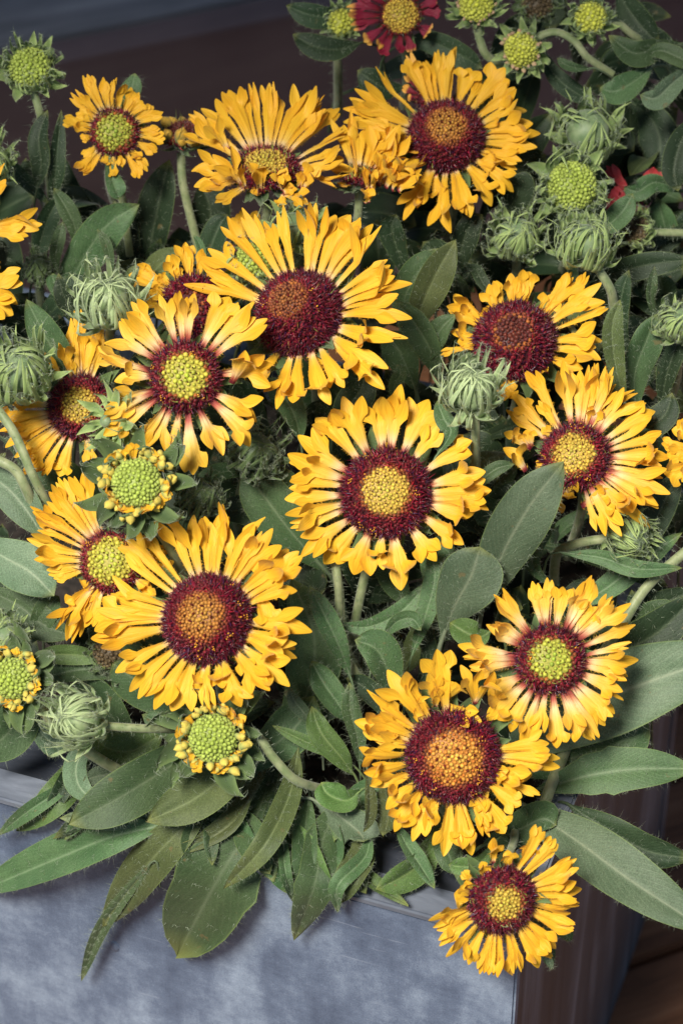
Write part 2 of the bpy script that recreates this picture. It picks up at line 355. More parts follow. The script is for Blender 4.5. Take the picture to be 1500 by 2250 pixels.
def leaf_mesh(pts, wpx, mat, fold=0.35, tiltx=0.0, tilty=0.0, a=0.95, b=0.62, hair=1.0, teeth=0, wave=0.05, nseg=18):
    pts = np.array(pts, float); c = catmull(pts, nseg + 1); L = np.linalg.norm(np.diff(c, axis=0), axis=1).sum()
    org = c[0].copy(); c = c - org
    tan = np.gradient(c, axis=0); tan /= np.linalg.norm(tan, axis=1)[:, None] + 1e-9
    tt = np.linspace(0, 1, nseg + 1)
    b = b + .12
    pk = a / (a + b); prof = (np.clip(tt, 1e-4, 1) ** a) * (np.clip(1 - tt, 0, 1) ** b) / (pk ** a * (1 - pk) ** b)
    prof = np.where(tt > .8, prof * (1 - .25 * ((tt - .8) / .2) ** 1.5), prof); prof = np.maximum(prof, 0.10 * (1 - tt)); hw = 0.5 * wpx * prof
    if teeth:
        for k in range(teeth):
            t0 = rng.uniform(0.35, 0.75); hw *= 1 + 0.16 * np.exp(-((tt - t0) / 0.035) ** 2)
    Nn = nrm(V(tiltx, tilty, 1.0)); S = np.cross(tan, Nn); S /= np.linalg.norm(S, axis=1)[:, None] + 1e-9
    N = np.cross(S, tan)
    us = np.array([-1, -.8, -.5, -.2, 0, .2, .5, .8, 1.0]); ph = rng.uniform(0, 6, 2)
    v = np.zeros((nseg + 1, 9, 3)); uv = np.zeros((nseg + 1, 9, 2))
    for j, u in enumerate(us):
        wv = wave * wpx * np.sin(tt * rng.uniform(6, 9) + ph[0 if u < 0 else 1]) * abs(u) ** 2
        zz = fold * abs(u) * hw - 0.35 * fold * u * u * hw + wv - (2.0 if u == 0 else 0) * (hw > 6)
        v[:, j] = c + S * (u * hw)[:, None] * math.cos(fold * .6) + N * zz[:, None]
        uv[:, j, 0] = 0.5 + 0.5 * u; uv[:, j, 1] = tt
    vv = v.reshape(-1, 3); fs = grid_faces(nseg + 1, 9); fm = [0] * len(fs)
    nh = int(hair * L * 0.45)
    if nh > 0:
        ti = rng.uniform(0.02, 0.98, nh) * nseg; i0 = ti.astype(int); fr = (ti - i0)[:, None]
        side = rng.integers(0, 2, nh); e = np.where(side[:, None] == 1, v[i0, 8] * (1 - fr) + v[i0 + 1, 8] * fr, v[i0, 0] * (1 - fr) + v[i0 + 1, 0] * fr)
        dd = S[i0] * np.where(side, 1, -1)[:, None] + 0.35 * tan[i0] + rng.normal(0, .35, (nh, 3)) + N[i0] * 0.4
        h1, f1 = hairs(e, dd, 12, 0.20, .6)
        nh2 = int(nh * 1.8); ii = rng.integers(1, nseg, nh2); jj = rng.integers(0, 8, nh2); fr2 = rng.uniform(0, 1, (nh2, 1))
        bs = v[ii, jj] * (1 - fr2) + v[ii, jj + 1] * fr2
        h2, f2 = hairs(bs, N[ii] * 0.7 + rng.normal(0, .6, (nh2, 3)), 12, 0.28)
        o1 = len(vv); vv = np.vstack([vv, h1]); fs += [tuple(q + o1 for q in f) for f in f1]
        o2 = len(vv); vv = np.vstack([vv, h2]); fs += [tuple(q + o2 for q in f) for f in f2]
        fm += [1] * (len(f1) + len(f2)); uvh = np.full((len(h1) + len(h2), 2), 0.3); uvs = np.vstack([uv.reshape(-1, 2), uvh])
    else: uvs = uv.reshape(-1, 2)
    # stalk of the leaf, bending down towards the soil
    dn_ = V(0, -.62, -.78); t0_ = nrm(c[1] - c[0]); Lp = rng.uniform(120, 210); q0 = c[2] - V(0, 0, 1.5)
    pv, pf, *_ = tube([q0, c[0] - t0_ * 12 - V(0, 0, 2), c[0] - t0_ * Lp * .28 + dn_ * Lp * .22, c[0] - t0_ * Lp * .35 + dn_ * Lp * .75], max(2.2, min(5.0, wpx * .045)), nseg=7, ns=5, r1=max(3, wpx * .06))
    o3 = len(vv); vv = np.vstack([vv, pv]); fs += [tuple(q + o3 for q in f) for f in pf]; fm += [0] * len(pf); uvs = np.vstack([uvs, np.full((len(pv), 2), .5)])
    return org, mesh('leaf', LW(org, vv), fs, [mat, M['hair']], uv=uvs, fm=fm)

PL = {}
for key, x, y, lab in (
    ('fl', 380, 1650, 'grey-green leaves spilling over the left front rim of the grey planter'),
    ('fc', 760, 1500, 'hairy green leaves in the middle of the planter under the large central flower'),
    ('fr', 1250, 1600, 'broad green leaves reaching out to the right over the dark wooden side'),
    ('ml', 90, 1200, 'silvery green leaves at the left edge beside the two lower left flowers'),
    ('mr', 1300, 900, 'dark upright leaves around the three flowers on the right side'),
    ('bl', 230, 600, 'tall shaded leaves behind on the left under the small round flower'),
    ('br', 1330, 250, 'dark leaves of the plant at the top right with red flower and bent buds')):
    e = empty('leafy_plant', hit_z(x, y, H - 0.02)); PL[key] = e
    tag(e, lab, 'plant', 'blanket flower foliage in the planter')
PLL = {k: np.array(e.location) for k, e in PL.items()}
def leaf(plant, pts, wpx, tone='g', z=None, **k):
    """pts: (x, y) or (x, y, z) photograph-sized units; z: (z at base, z at tip)"""
    P = []
    n = len(pts)
    for i, q in enumerate(pts):
        if len(q) == 3: P.append(q); continue
        t = i / (n - 1); zz = z[0] * (1 - t) + z[1] * t + (0.10 * abs(z[0] - z[1]) + 12) * math.sin(math.pi * t); P.append((q[0], q[1], zz))
    k.setdefault('fold', float(rng.uniform(.12, .62))); k.setdefault('tiltx', float(rng.uniform(-.35, .35))); k.setdefault('tilty', float(rng.uniform(-.3, .3))); k.setdefault('wave', float(rng.uniform(.03, .10)))
    P3 = [V(q[0], -q[1], q[2]) for q in P]
    org, me = leaf_mesh(P3, wpx, M['leaf_' + tone], **k)
    o = put('leaf', me, PL[plant]); o.location = W(org[0], -org[1], org[2]) - PLL[plant]
    return o

# front leaves that hang over the rim (z measured from the face of the planter)
def rimy(x): return 1748 + 0.2754 * x
def wz(x, y):                              # toward-camera offset of the planter's front face / rim at that pixel
    dd = ray(x, y); n_ = ey; t = ((A - CAM) @ n_) / (dd @ n_); zf = (D0 - t) / S0
    return zf if y > rimy(x) else z_of_h(x, y, H)
def over(plant, pts, wpx, tone='g', up=(40, 60), **k):
    n = len(pts); P = []
    for i, (x, y) in enumerate(pts):
        u = up[0] + (up[1] - up[0]) * i / (n - 1); P.append((x, y, wz(x, y) + u))
    return leaf(plant, P, wpx, tone, **k)
LEAVES = [
    ('fl', [(360, 1815), (250, 1838), (130, 1885), (-60, 1965)], 112, 'g', (60, 70), {}),
    ('fl', [(190, 1700), (120, 1745), (60, 1785), (-8, 1838)], 40, 'g', (70, 60), {'fold': .6}),
    ('fl', [(430, 1770), (340, 1780), (240, 1795), (131, 1798)], 66, 'p', (60, 90), {}),
    ('fl', [(470, 1610), (380, 1680), (260, 1755), (150, 1812)], 118, 'g', (200, 160), {'b': .6}),
    ('fl', [(560, 1640), (500, 1700), (420, 1760), (320, 1806)], 108, 'o', (220, 170), {}),
    ('fl', [(450, 1770), (360, 1800), (300, 1820), (252, 1832)], 50, 'p', (40, 50), {}),
    ('fl', [(470, 1745), (400, 1820), (320, 1905), (228, 2035)], 96, 'o', (80, 75), {'a': 1.0, 'b': .5, 'tiltx': -.3}),
    ('fl', [(330, 1900), (262, 1985), (215, 2060), (178, 2158)], 36, 'g', (85, 60), {'fold': .7, 'a': .6, 'b': .5}),
    ('fl', [(600, 1690), (560, 1800), (480, 1930), (389, 2100)], 176, 'g', (60, 55), {'a': 1.5, 'b': .5, 'fold': .2, 'teeth': 1}),
    ('fl', [(655, 1650), (635, 1750), (580, 1860), (491, 1954)], 62, 'o', (180, 130), {'a': .8, 'fold': .5}),
    ('fl', [(520, 1775), (470, 1800), (430, 1845), (434, 1897)], 82, 'g', (50, 50), {}),
    ('fl', [(600, 1800), (618, 1850), (628, 1920), (645, 1985)], 30, 'g', (80, 60), {'fold': .8}),
    ('fc', [(770, 1740), (715, 1830), (690, 1950), (645, 2068)], 84, 'g', (110, 60), {'teeth': 2, 'a': 1.0}),
    ('fc', [(740, 1780), (700, 1820), (670, 1850), (653, 1888)], 56, 'b', (60, 50), {}),
    ('fc', [(690, 1760), (740, 1790), (790, 1830), (800, 1850)], 86, 'p', (120, 120), {'b': .4}),
    ('fc', [(950, 1830), (925, 1895), (880, 1930), (826, 1955)], 78, 'b', (60, 60), {'fold': .7}),
    ('fc', [(868, 1810), (895, 1860), (925, 1905), (955, 1953)], 46, 'g', (120, 90), {'fold': .7}),
    ('fc', [(806, 1690), (812, 1740), (812, 1790), (798, 1830)], 30, 'o', (230, 210), {}),
    ('fc', [(838, 1700), (850, 1760), (852, 1800), (842, 1838)], 52, 'o', (200, 170), {}),
    ('fc', [(960, 1780), (975, 1850), (990, 1890), (1000, 1925)], 60, 'g', (90, 60), {}),
    ('fr', [(1090, 1850), (1050, 1900), (1010, 1905), (985, 1900)], 44, 'b', (90, 100), {}),
    ('fc', [(640, 1650), (600, 1720), (560, 1760), (540, 1790)], 90, 'g', (60, 40), {'fold': .1}),
    ('fc', [(860, 1700), (800, 1740), (760, 1800), (735, 1850)], 60, 'g', (120, 90), {}),
    ('fl', [(270, 1620), (180, 1660), (170, 1720), (214, 1770)], 62, 'p', (140, 100), {}),
    ('fl', [(330, 1710), (270, 1700), (220, 1705), (182, 1716)], 46, 'p', (130, 130), {}),
]
for pl_, pts, ww, tone, up, k in LEAVES: over(pl_, pts, ww, tone, up, **k)
for i in range(26):                        # more short leaves folding over the front rim
    x0 = rng.uniform(120, 980); yr = rimy(x0); Ll = rng.uniform(90, 190); dx = (x0 - 620) * .12 + rng.normal(0, 50)
    p0 = (x0 - dx * .5, yr - rng.uniform(120, 210)); p3 = (x0 + dx, min(p0[1] + Ll + rng.uniform(20, 60), yr + 40)); p1 = (p0[0] + dx * .3 + rng.normal(0, 14), p0[1] * .67 + p3[1] * .33); p2 = (p0[0] + dx * .8 + rng.normal(0, 14), p0[1] * .33 + p3[1] * .67)
    over('fl' if x0 < 560 else 'fc', [p0, p1, p2, p3], rng.uniform(40, 84), ('g', 'd', 'g', 'o', 'b')[i % 5], (rng.uniform(20, 110), rng.uniform(25, 70)), fold=rng.uniform(.2, .8), tiltx=rng.uniform(-.7, .7), tilty=rng.uniform(-.2, .5), wave=.09)
L2 = [  # plant, points, width, tone, (z base, z tip), options
    # right, over the wooden side
    ('fr', [(1150, 1770), (1270, 1850), (1385, 1935), (1560, 2050)], 128, 'p', (60, 240), {'a': .7, 'fold': .25, 'b': .5}),
    ('fr', [(1250, 1770), (1330, 1820), (1420, 1870), (1520, 1888)], 80, 'd', (0, 60), {}),
    ('fr', [(1170, 1740), (1290, 1705), (1400, 1690), (1530, 1690)], 100, 'g', (0, 60), {'teeth': 2, 'fold': .25}),
    ('fr', [(1100, 1660), (1260, 1565), (1420, 1500), (1640, 1425)], 182, 'p', (-60, 80), {'a': .8, 'fold': .2}),
    ('fr', [(1130, 1710), (1240, 1670), (1340, 1645), (1425, 1585)], 124, 'g', (-60, 0), {'b': .4}),
    ('fr', [(1200, 1420), (1330, 1430), (1430, 1400), (1540, 1300)], 110, 'd', (-120, -40), {}),
    ('fr', [(1240, 1500), (1350, 1400), (1430, 1340), (1540, 1290)], 70, 'd', (-160, -80), {}),
    ('fr', [(1060, 1860), (1130, 1830), (1190, 1800), (1222, 1814)], 90, 'g', (60, 120), {}),
    ('fr', [(1180, 1950), (1220, 2010), (1240, 2050), (1243, 2068)], 44, 'g', (160, 150), {}),
    ('fr', [(1190, 1960), (1180, 2000), (1200, 2080), (1210, 2130)], 40, 'g', (150, 150), {}),
    ('fr', [(1190, 2050), (1200, 2080), (1207, 2115), (1212, 2132)], 18, 'p', (240, 240), {}),
    # centre right
    ('fc', [(1062, 1330), (1105, 1215), (1165, 1110), (1238, 1015)], 128, 'p', (0, 190), {'fold': .15, 'a': .85}),
    ('fc', [(970, 1410), (1000, 1330), (1035, 1265), (1055, 1202)], 138, 'p', (20, 110), {'fold': .12, 'a': 1.1, 'b': .42, 'hair': 2.5}),
    ('fc', [(1075, 1390), (1050, 1400), (1020, 1388), (988, 1368)], 66, 'b', (80, 90), {}),
    ('fc', [(862, 1530), (850, 1470), (825, 1425), (778, 1406)], 92, 'g', (20, 90), {'fold': .5, 'hair': 2}),
    ('fc', [(740, 1372), (810, 1378), (880, 1345), (940, 1280)], 50, 'g', (0, 20), {'hair': 2.5}),
    ('fc', [(840, 1405), (870, 1368), (905, 1360), (925, 1386)], 40, 'g', (60, 100), {}),
    ('fc', [(905, 1440), (935, 1350), (955, 1270), (945, 1210)], 52, 'g', (0, 40), {'hair': 2.5}),
    ('fc', [(960, 1300), (950, 1250), (965, 1210), (985, 1170)], 70, 'g', (-40, 0), {}),
    ('fc', [(900, 1330), (870, 1290), (850, 1240), (855, 1200)], 70, 'g', (-80, -40), {}),
    ('fc', [(920, 1520), (945, 1450), (930, 1390), (905, 1350)], 40, 'd', (-80, -40), {}),
    ('fc', [(860, 1620), (850, 1560), (800, 1510), (760, 1490)], 50, 'd', (-40, -20), {}),
    ('fc', [(770, 1490), (745, 1420), (712, 1350), (680, 1288)], 52, 'g', (20, 60), {'hair': 3}),
    ('fc', [(770, 1590), (745, 1550), (710, 1500), (684, 1452)], 66, 'g', (60, 90), {}),
    ('fc', [(775, 1700), (745, 1660), (705, 1610), (684, 1552)], 60, 'b', (80, 110), {}),
    ('fc', [(790, 1680), (785, 1620), (770, 1560), (768, 1500)], 46, 'g', (60, 90), {'hair': 2}),
    ('fc', [(770, 1680), (715, 1650), (660, 1625), (597, 1594)], 30, 'b', (80, 100), {}),
    ('fc', [(790, 1740), (760, 1760), (720, 1745), (705, 1720)], 70, 'b', (150, 170), {'fold': .7}),
    ('fc', [(600, 1640), (672, 1530), (690, 1400), (640, 1270)], 124, 'g', (-40, 20), {'fold': .15}),
    ('fc', [(530, 1700), (600, 1640), (655, 1590), (690, 1530)], 110, 'g', (0, 40), {'fold': .15}),
    ('fc', [(690, 1600), (670, 1570), (650, 1545), (634, 1515)], 36, 'p', (60, 90), {}),
    ('fc', [(720, 1260), (640, 1170), (580, 1090), (535, 1030)], 112, 'g', (-120, -40), {'fold': .15}),
    ('fc', [(690, 1140), (640, 1090), (600, 1060), (560, 1030)], 90, 'g', (-100, -60), {}),
    ('fc', [(560, 1045), (500, 1035), (450, 1058), (420, 1110)], 44, 'g', (-60, -20), {}),
    ('fc', [(660, 970), (650, 920), (630, 880), (612, 850)], 60, 'g', (-60, -40), {}),
    ('fc', [(740, 940), (760, 900), (790, 860), (800, 830)], 80, 'd', (-160, -120), {}),
    ('fc', [(430, 1160), (440, 1130), (445, 1105), (420, 1080)], 50, 'b', (0, 20), {}),
    ('fc', [(1000, 1100), (1050, 1060), (1090, 1030), (1130, 1020)], 34, 'g', (-40, 0), {}),
    ('fc', [(960, 1000), (990, 950), (975, 920), (960, 880)], 44, 'g', (60, 40), {}),
    ('mr', [(1060, 1180), (1010, 1120), (1040, 1080), (1100, 1040)], 60, 'd', (-100, -80), {}),
    ('fc', [(1210, 1290), (1170, 1240), (1180, 1190), (1220, 1150)], 44, 'g', (-40, 0), {'fold': .6}),
    ('mr', [(1235, 1215), (1320, 1225), (1400, 1250), (1500, 1248)], 42, 'g', (-20, 0), {}),
    ('mr', [(1250, 1330), (1320, 1300), (1400, 1240), (1500, 1170)], 60, 'g', (-140, -80), {}),
    ('mr', [(1300, 1400), (1380, 1370), (1450, 1345), (1500, 1345)], 60, 'g', (-100, -60), {}),
    ('mr', [(1380, 1230), (1420, 1180), (1460, 1100), (1492, 1030)], 66, 'd', (-120, -40), {}),
    ('mr', [(1330, 1000), (1380, 980), (1420, 965), (1440, 955)], 60, 'g', (-60, -20), {}),
    ('mr', [(1340, 990), (1410, 950), (1460, 910), (1476, 862)], 66, 'd', (-100, -40), {}),
    ('mr', [(1375, 900), (1352, 800), (1345, 720), (1362, 658)], 50, 'o', (-120, 0), {'hair': 1.6}),
    ('mr', [(1395, 900), (1395, 820), (1420, 750), (1446, 688)], 78, 'g', (-180, -80), {}),
    ('mr', [(1450, 900), (1465, 820), (1490, 740), (1510, 640)], 60, 'd', (-180, -100), {}),
    ('mr', [(1385, 790), (1362, 720), (1365, 650), (1382, 592)], 52, 'd', (-260, -160), {}),
    ('mr', [(1450, 720), (1430, 660), (1432, 620), (1438, 584)], 24, 'g', (-200, -140), {}),
    ('mr', [(900, 745), (928, 670), (962, 595), (1001, 526)], 80, 'o', (-240, -120), {'fold': .45}),
    ('mr', [(880, 720), (890, 650), (920, 600), (965, 545)], 78, 'g', (-260, -160), {}),
    ('mr', [(965, 840), (945, 770), (910, 710), (868, 660)], 70, 'g', (-200, -120), {'fold': .4}),
    ('mr', [(930, 800), (950, 760), (970, 720), (1002, 690)], 52, 'g', (-200, -120), {}),
    ('mr', [(910, 850), (890, 800), (870, 760), (840, 730)], 80, 'g', (-220, -160), {}),
    ('mr', [(870, 900), (865, 850), (880, 820), (872, 800)], 30, 'g', (-150, -100), {}),
    ('mr', [(1000, 600), (1040, 590), (1060, 620), (1090, 660)], 30, 'd', (-260, -200), {}),
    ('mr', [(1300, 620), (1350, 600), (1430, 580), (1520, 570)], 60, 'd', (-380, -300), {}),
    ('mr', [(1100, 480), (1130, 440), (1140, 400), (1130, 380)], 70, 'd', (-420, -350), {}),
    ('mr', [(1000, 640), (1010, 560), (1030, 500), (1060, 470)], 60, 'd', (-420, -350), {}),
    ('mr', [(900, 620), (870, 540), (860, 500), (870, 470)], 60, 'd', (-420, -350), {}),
    # left
    ('bl', [(160, 840), (130, 790), (95, 730), (57, 655)], 76, 'g', (-140, -30), {'fold': .15, 'a': .8}),
    ('bl', [(110, 680), (170, 590), (230, 500), (307, 447)], 92, 'g', (-420, -260), {'fold': .2}),
    ('bl', [(245, 620), (242, 570), (232, 530), (213, 502)], 24, 'g', (-300, -260), {}),
    ('bl', [(128, 600), (122, 560), (130, 520), (138, 486)], 30, 'g', (-330, -280), {}),
    ('bl', [(175, 560), (165, 500), (145, 455), (117, 412)], 42, 'g', (-400, -360), {}),
    ('bl', [(70, 620), (90, 530), (110, 470), (135, 430)], 52, 'd', (-460, -400), {}),
    ('bl', [(318, 640), (330, 540), (350, 440), (372, 350)], 92, 'd', (-560, -460), {}),
    ('bl', [(240, 345), (245, 385), (255, 415), (263, 438)], 44, 'g', (-330, -310), {}),
    ('bl', [(262, 260), (275, 220), (290, 190), (296, 160)], 46, 'g', (-380, -370), {}),
    ('bl', [(180, 680), (150, 660), (120, 620), (115, 600)], 40, 'g', (-300, -260), {}),
    ('bl', [(275, 600), (270, 540), (262, 480), (250, 440)], 46, 'd', (-480, -440), {}),
    ('bl', [(280, 640), (290, 560), (285, 500), (280, 450)], 40, 'd', (-520, -480), {}),
    ('bl', [(80, 420), (90, 360), (85, 300), (105, 240)], 50, 'd', (-380, -340), {}),
    ('bl', [(110, 450), (120, 400), (125, 340), (135, 240)], 40, 'd', (-420, -360), {}),
    ('bl', [(-20, 330), (20, 360), (60, 400), (110, 450)], 34, 'd', (-400, -420), {}),
    ('bl', [(190, 800), (170, 700), (140, 650), (128, 600)], 44, 'd', (-300, -240), {}),
    ('bl', [(430, 640), (445, 590), (440, 540), (425, 515)], 20, 'g', (-200, -180), {}),
    ('bl', [(470, 620), (460, 560), (480, 500), (500, 470)], 60, 'd', (-420, -360), {}),
    ('bl', [(440, 560), (460, 500), (460, 450), (440, 400)], 90, 'd', (-560, -500), {}),
    ('bl', [(300, 480), (200, 470), (150, 420), (130, 330)], 60, 'd', (-620, -560), {}),
    ('ml', [(-60, 1040), (0, 1060), (50, 1110), (96, 1180)], 86, 'p', (-20, 30), {'hair': 1.5}),
    ('ml', [(-50, 1190), (10, 1225), (70, 1260), (119, 1310)], 112, 'p', (10, 70), {'fold': .12}),
    ('ml', [(-40, 1290), (40, 1330), (90, 1370), (160, 1400)], 80, 'g', (-60, 0), {}),
    ('ml', [(60, 1420), (90, 1370), (110, 1330), (130, 1310)], 60, 'g', (-40, 0), {'fold': .6}),
    ('ml', [(70, 1455), (110, 1440), (170, 1440), (230, 1450)], 46, 'b', (-20, 0), {}),
    ('ml', [(60, 1500), (130, 1480), (200, 1470), (280, 1480)], 56, 'g', (-40, -10), {}),
    ('fl', [(420, 1570), (350, 1530), (290, 1490), (245, 1455)], 106, 'g', (-20, 30), {'fold': .12}),
    ('fl', [(300, 1640), (250, 1580), (210, 1530), (170, 1470)], 90, 'g', (-60, -20), {}),
    ('fl', [(180, 1590), (230, 1640), (290, 1650), (360, 1610)], 84, 'b', (0, 30), {'fold': .15}),
    ('fl', [(420, 1640), (390, 1610), (350, 1590), (311, 1570)], 54, 'g', (60, 110), {'fold': .5}),
    ('fl', [(60, 1480), (50, 1560), (10, 1620), (-60, 1670)], 110, 'g', (40, 50), {'fold': .15}),
    ('fl', [(40, 1560), (90, 1610), (120, 1640), (140, 1655)], 56, 'p', (20, 30), {}),
    ('fl', [(340, 1490), (300, 1450), (290, 1430), (270, 1440)], 50, 'g', (0, 30), {}),
    ('fl', [(420, 1430), (350, 1420), (310, 1410), (272, 1438)], 60, 'g', (-20, 10), {}),
    ('ml', [(-20, 880), (20, 920), (60, 980), (90, 1050)], 46, 'g', (-260, -220), {}),
    ('ml', [(0, 960), (60, 1000), (80, 1060), (60, 1100)], 60, 'd', (-280, -240), {}),
    # top right plant
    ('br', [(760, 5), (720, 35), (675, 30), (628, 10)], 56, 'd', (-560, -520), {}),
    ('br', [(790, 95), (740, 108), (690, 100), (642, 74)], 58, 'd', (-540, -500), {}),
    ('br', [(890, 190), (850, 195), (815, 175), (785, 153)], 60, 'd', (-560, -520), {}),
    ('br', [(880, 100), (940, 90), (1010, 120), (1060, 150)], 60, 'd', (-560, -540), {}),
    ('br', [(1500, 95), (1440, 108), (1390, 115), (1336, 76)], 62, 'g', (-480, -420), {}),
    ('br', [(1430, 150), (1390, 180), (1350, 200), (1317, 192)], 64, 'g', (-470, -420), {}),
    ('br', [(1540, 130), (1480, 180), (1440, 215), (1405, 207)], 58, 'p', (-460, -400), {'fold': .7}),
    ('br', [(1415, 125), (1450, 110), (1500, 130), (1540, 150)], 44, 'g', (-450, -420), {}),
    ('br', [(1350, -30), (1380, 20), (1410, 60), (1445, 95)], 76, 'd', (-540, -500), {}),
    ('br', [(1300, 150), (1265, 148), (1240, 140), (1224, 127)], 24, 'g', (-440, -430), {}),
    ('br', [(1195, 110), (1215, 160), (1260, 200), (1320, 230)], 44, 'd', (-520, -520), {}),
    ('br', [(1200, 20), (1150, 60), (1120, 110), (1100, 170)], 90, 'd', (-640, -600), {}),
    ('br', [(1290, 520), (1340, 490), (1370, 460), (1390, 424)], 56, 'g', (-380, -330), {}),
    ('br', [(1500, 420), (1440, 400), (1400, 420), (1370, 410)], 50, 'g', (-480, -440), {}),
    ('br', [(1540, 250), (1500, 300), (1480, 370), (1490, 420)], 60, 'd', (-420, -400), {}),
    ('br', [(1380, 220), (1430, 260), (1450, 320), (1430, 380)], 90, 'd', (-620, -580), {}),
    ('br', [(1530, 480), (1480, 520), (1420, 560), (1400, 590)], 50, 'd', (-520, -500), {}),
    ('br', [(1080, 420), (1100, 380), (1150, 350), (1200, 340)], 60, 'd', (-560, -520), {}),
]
for pl_, pts, ww, tone, z, k in L2: leaf(pl_, pts, ww, tone, z, **k)
# deeper leaves that fill the shade between the flowers
def topline(x): return float(np.interp(x, [0, 120, 140, 480, 520, 760, 1000, 1010, 1500], [330, 330, 430, 470, 480, 480, 330, 40, 0]))
cnt = 0; tries = 0
while cnt < 400 and tries < 9000:
    tries += 1
    x = rng.uniform(-60, 1560); y = rng.uniform(0, 1780)
    if y < topline(x) + 10 or y > rimy(min(x, 1140)) - 110: continue
    if x > 1140 and y > 1700 - (x - 1140) * 1.1: continue
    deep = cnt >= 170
    if cnt >= 300:
        x = rng.uniform(930, 1580); y = rng.uniform(300, 1000)
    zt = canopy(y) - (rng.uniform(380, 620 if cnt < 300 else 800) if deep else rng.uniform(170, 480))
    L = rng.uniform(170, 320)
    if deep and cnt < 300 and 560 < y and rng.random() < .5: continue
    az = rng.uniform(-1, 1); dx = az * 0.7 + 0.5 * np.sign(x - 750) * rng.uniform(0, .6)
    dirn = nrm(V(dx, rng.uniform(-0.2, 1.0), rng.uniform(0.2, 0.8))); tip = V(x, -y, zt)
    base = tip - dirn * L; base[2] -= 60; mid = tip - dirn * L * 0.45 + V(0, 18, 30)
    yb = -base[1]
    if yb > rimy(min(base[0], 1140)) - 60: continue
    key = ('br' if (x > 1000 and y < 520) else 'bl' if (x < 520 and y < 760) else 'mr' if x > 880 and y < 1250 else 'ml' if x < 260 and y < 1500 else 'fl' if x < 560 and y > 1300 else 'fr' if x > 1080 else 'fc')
    tone = 'd' if deep or rng.random() < 0.6 else 'g' if rng.random() < .7 else 'o'  # deep leaves get the tone with shade put into its colour
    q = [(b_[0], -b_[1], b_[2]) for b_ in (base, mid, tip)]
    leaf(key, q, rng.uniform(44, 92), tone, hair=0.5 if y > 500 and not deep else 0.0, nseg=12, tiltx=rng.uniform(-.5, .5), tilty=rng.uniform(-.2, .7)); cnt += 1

# ---------------------------------------------------------------- stems
def stem_part(parent, org, pts, r, mat='stem', r1=None, hair=1.0, name='stem'):
    """pts in absolute px coords; org = parent's px position"""
    P = [V(q[0], -q[1], q[2]) - org for q in pts]
    v, f, c, S, N, rr = tube(P, r, r1=r1); b = Bag(); b.add(v, f, m=0)
    L = np.linalg.norm(np.diff(c, axis=0), axis=1).sum(); nh = int(L * 0.7 * hair)
    if nh:
        i = rng.integers(0, len(c), nh); a = rng.uniform(0, 6.28, nh)[:, None]; dd = S[i] * np.cos(a) + N[i] * np.sin(a)
        h, hf = hairs(c[i] + dd * rr[i][:, None] + rng.normal(0, 3, (nh, 3)), dd, 13, 0.42); b.add(h, hf, m=1)
    return put(name, b.build('stem', [M[mat], M['hair']], org=org), parent)

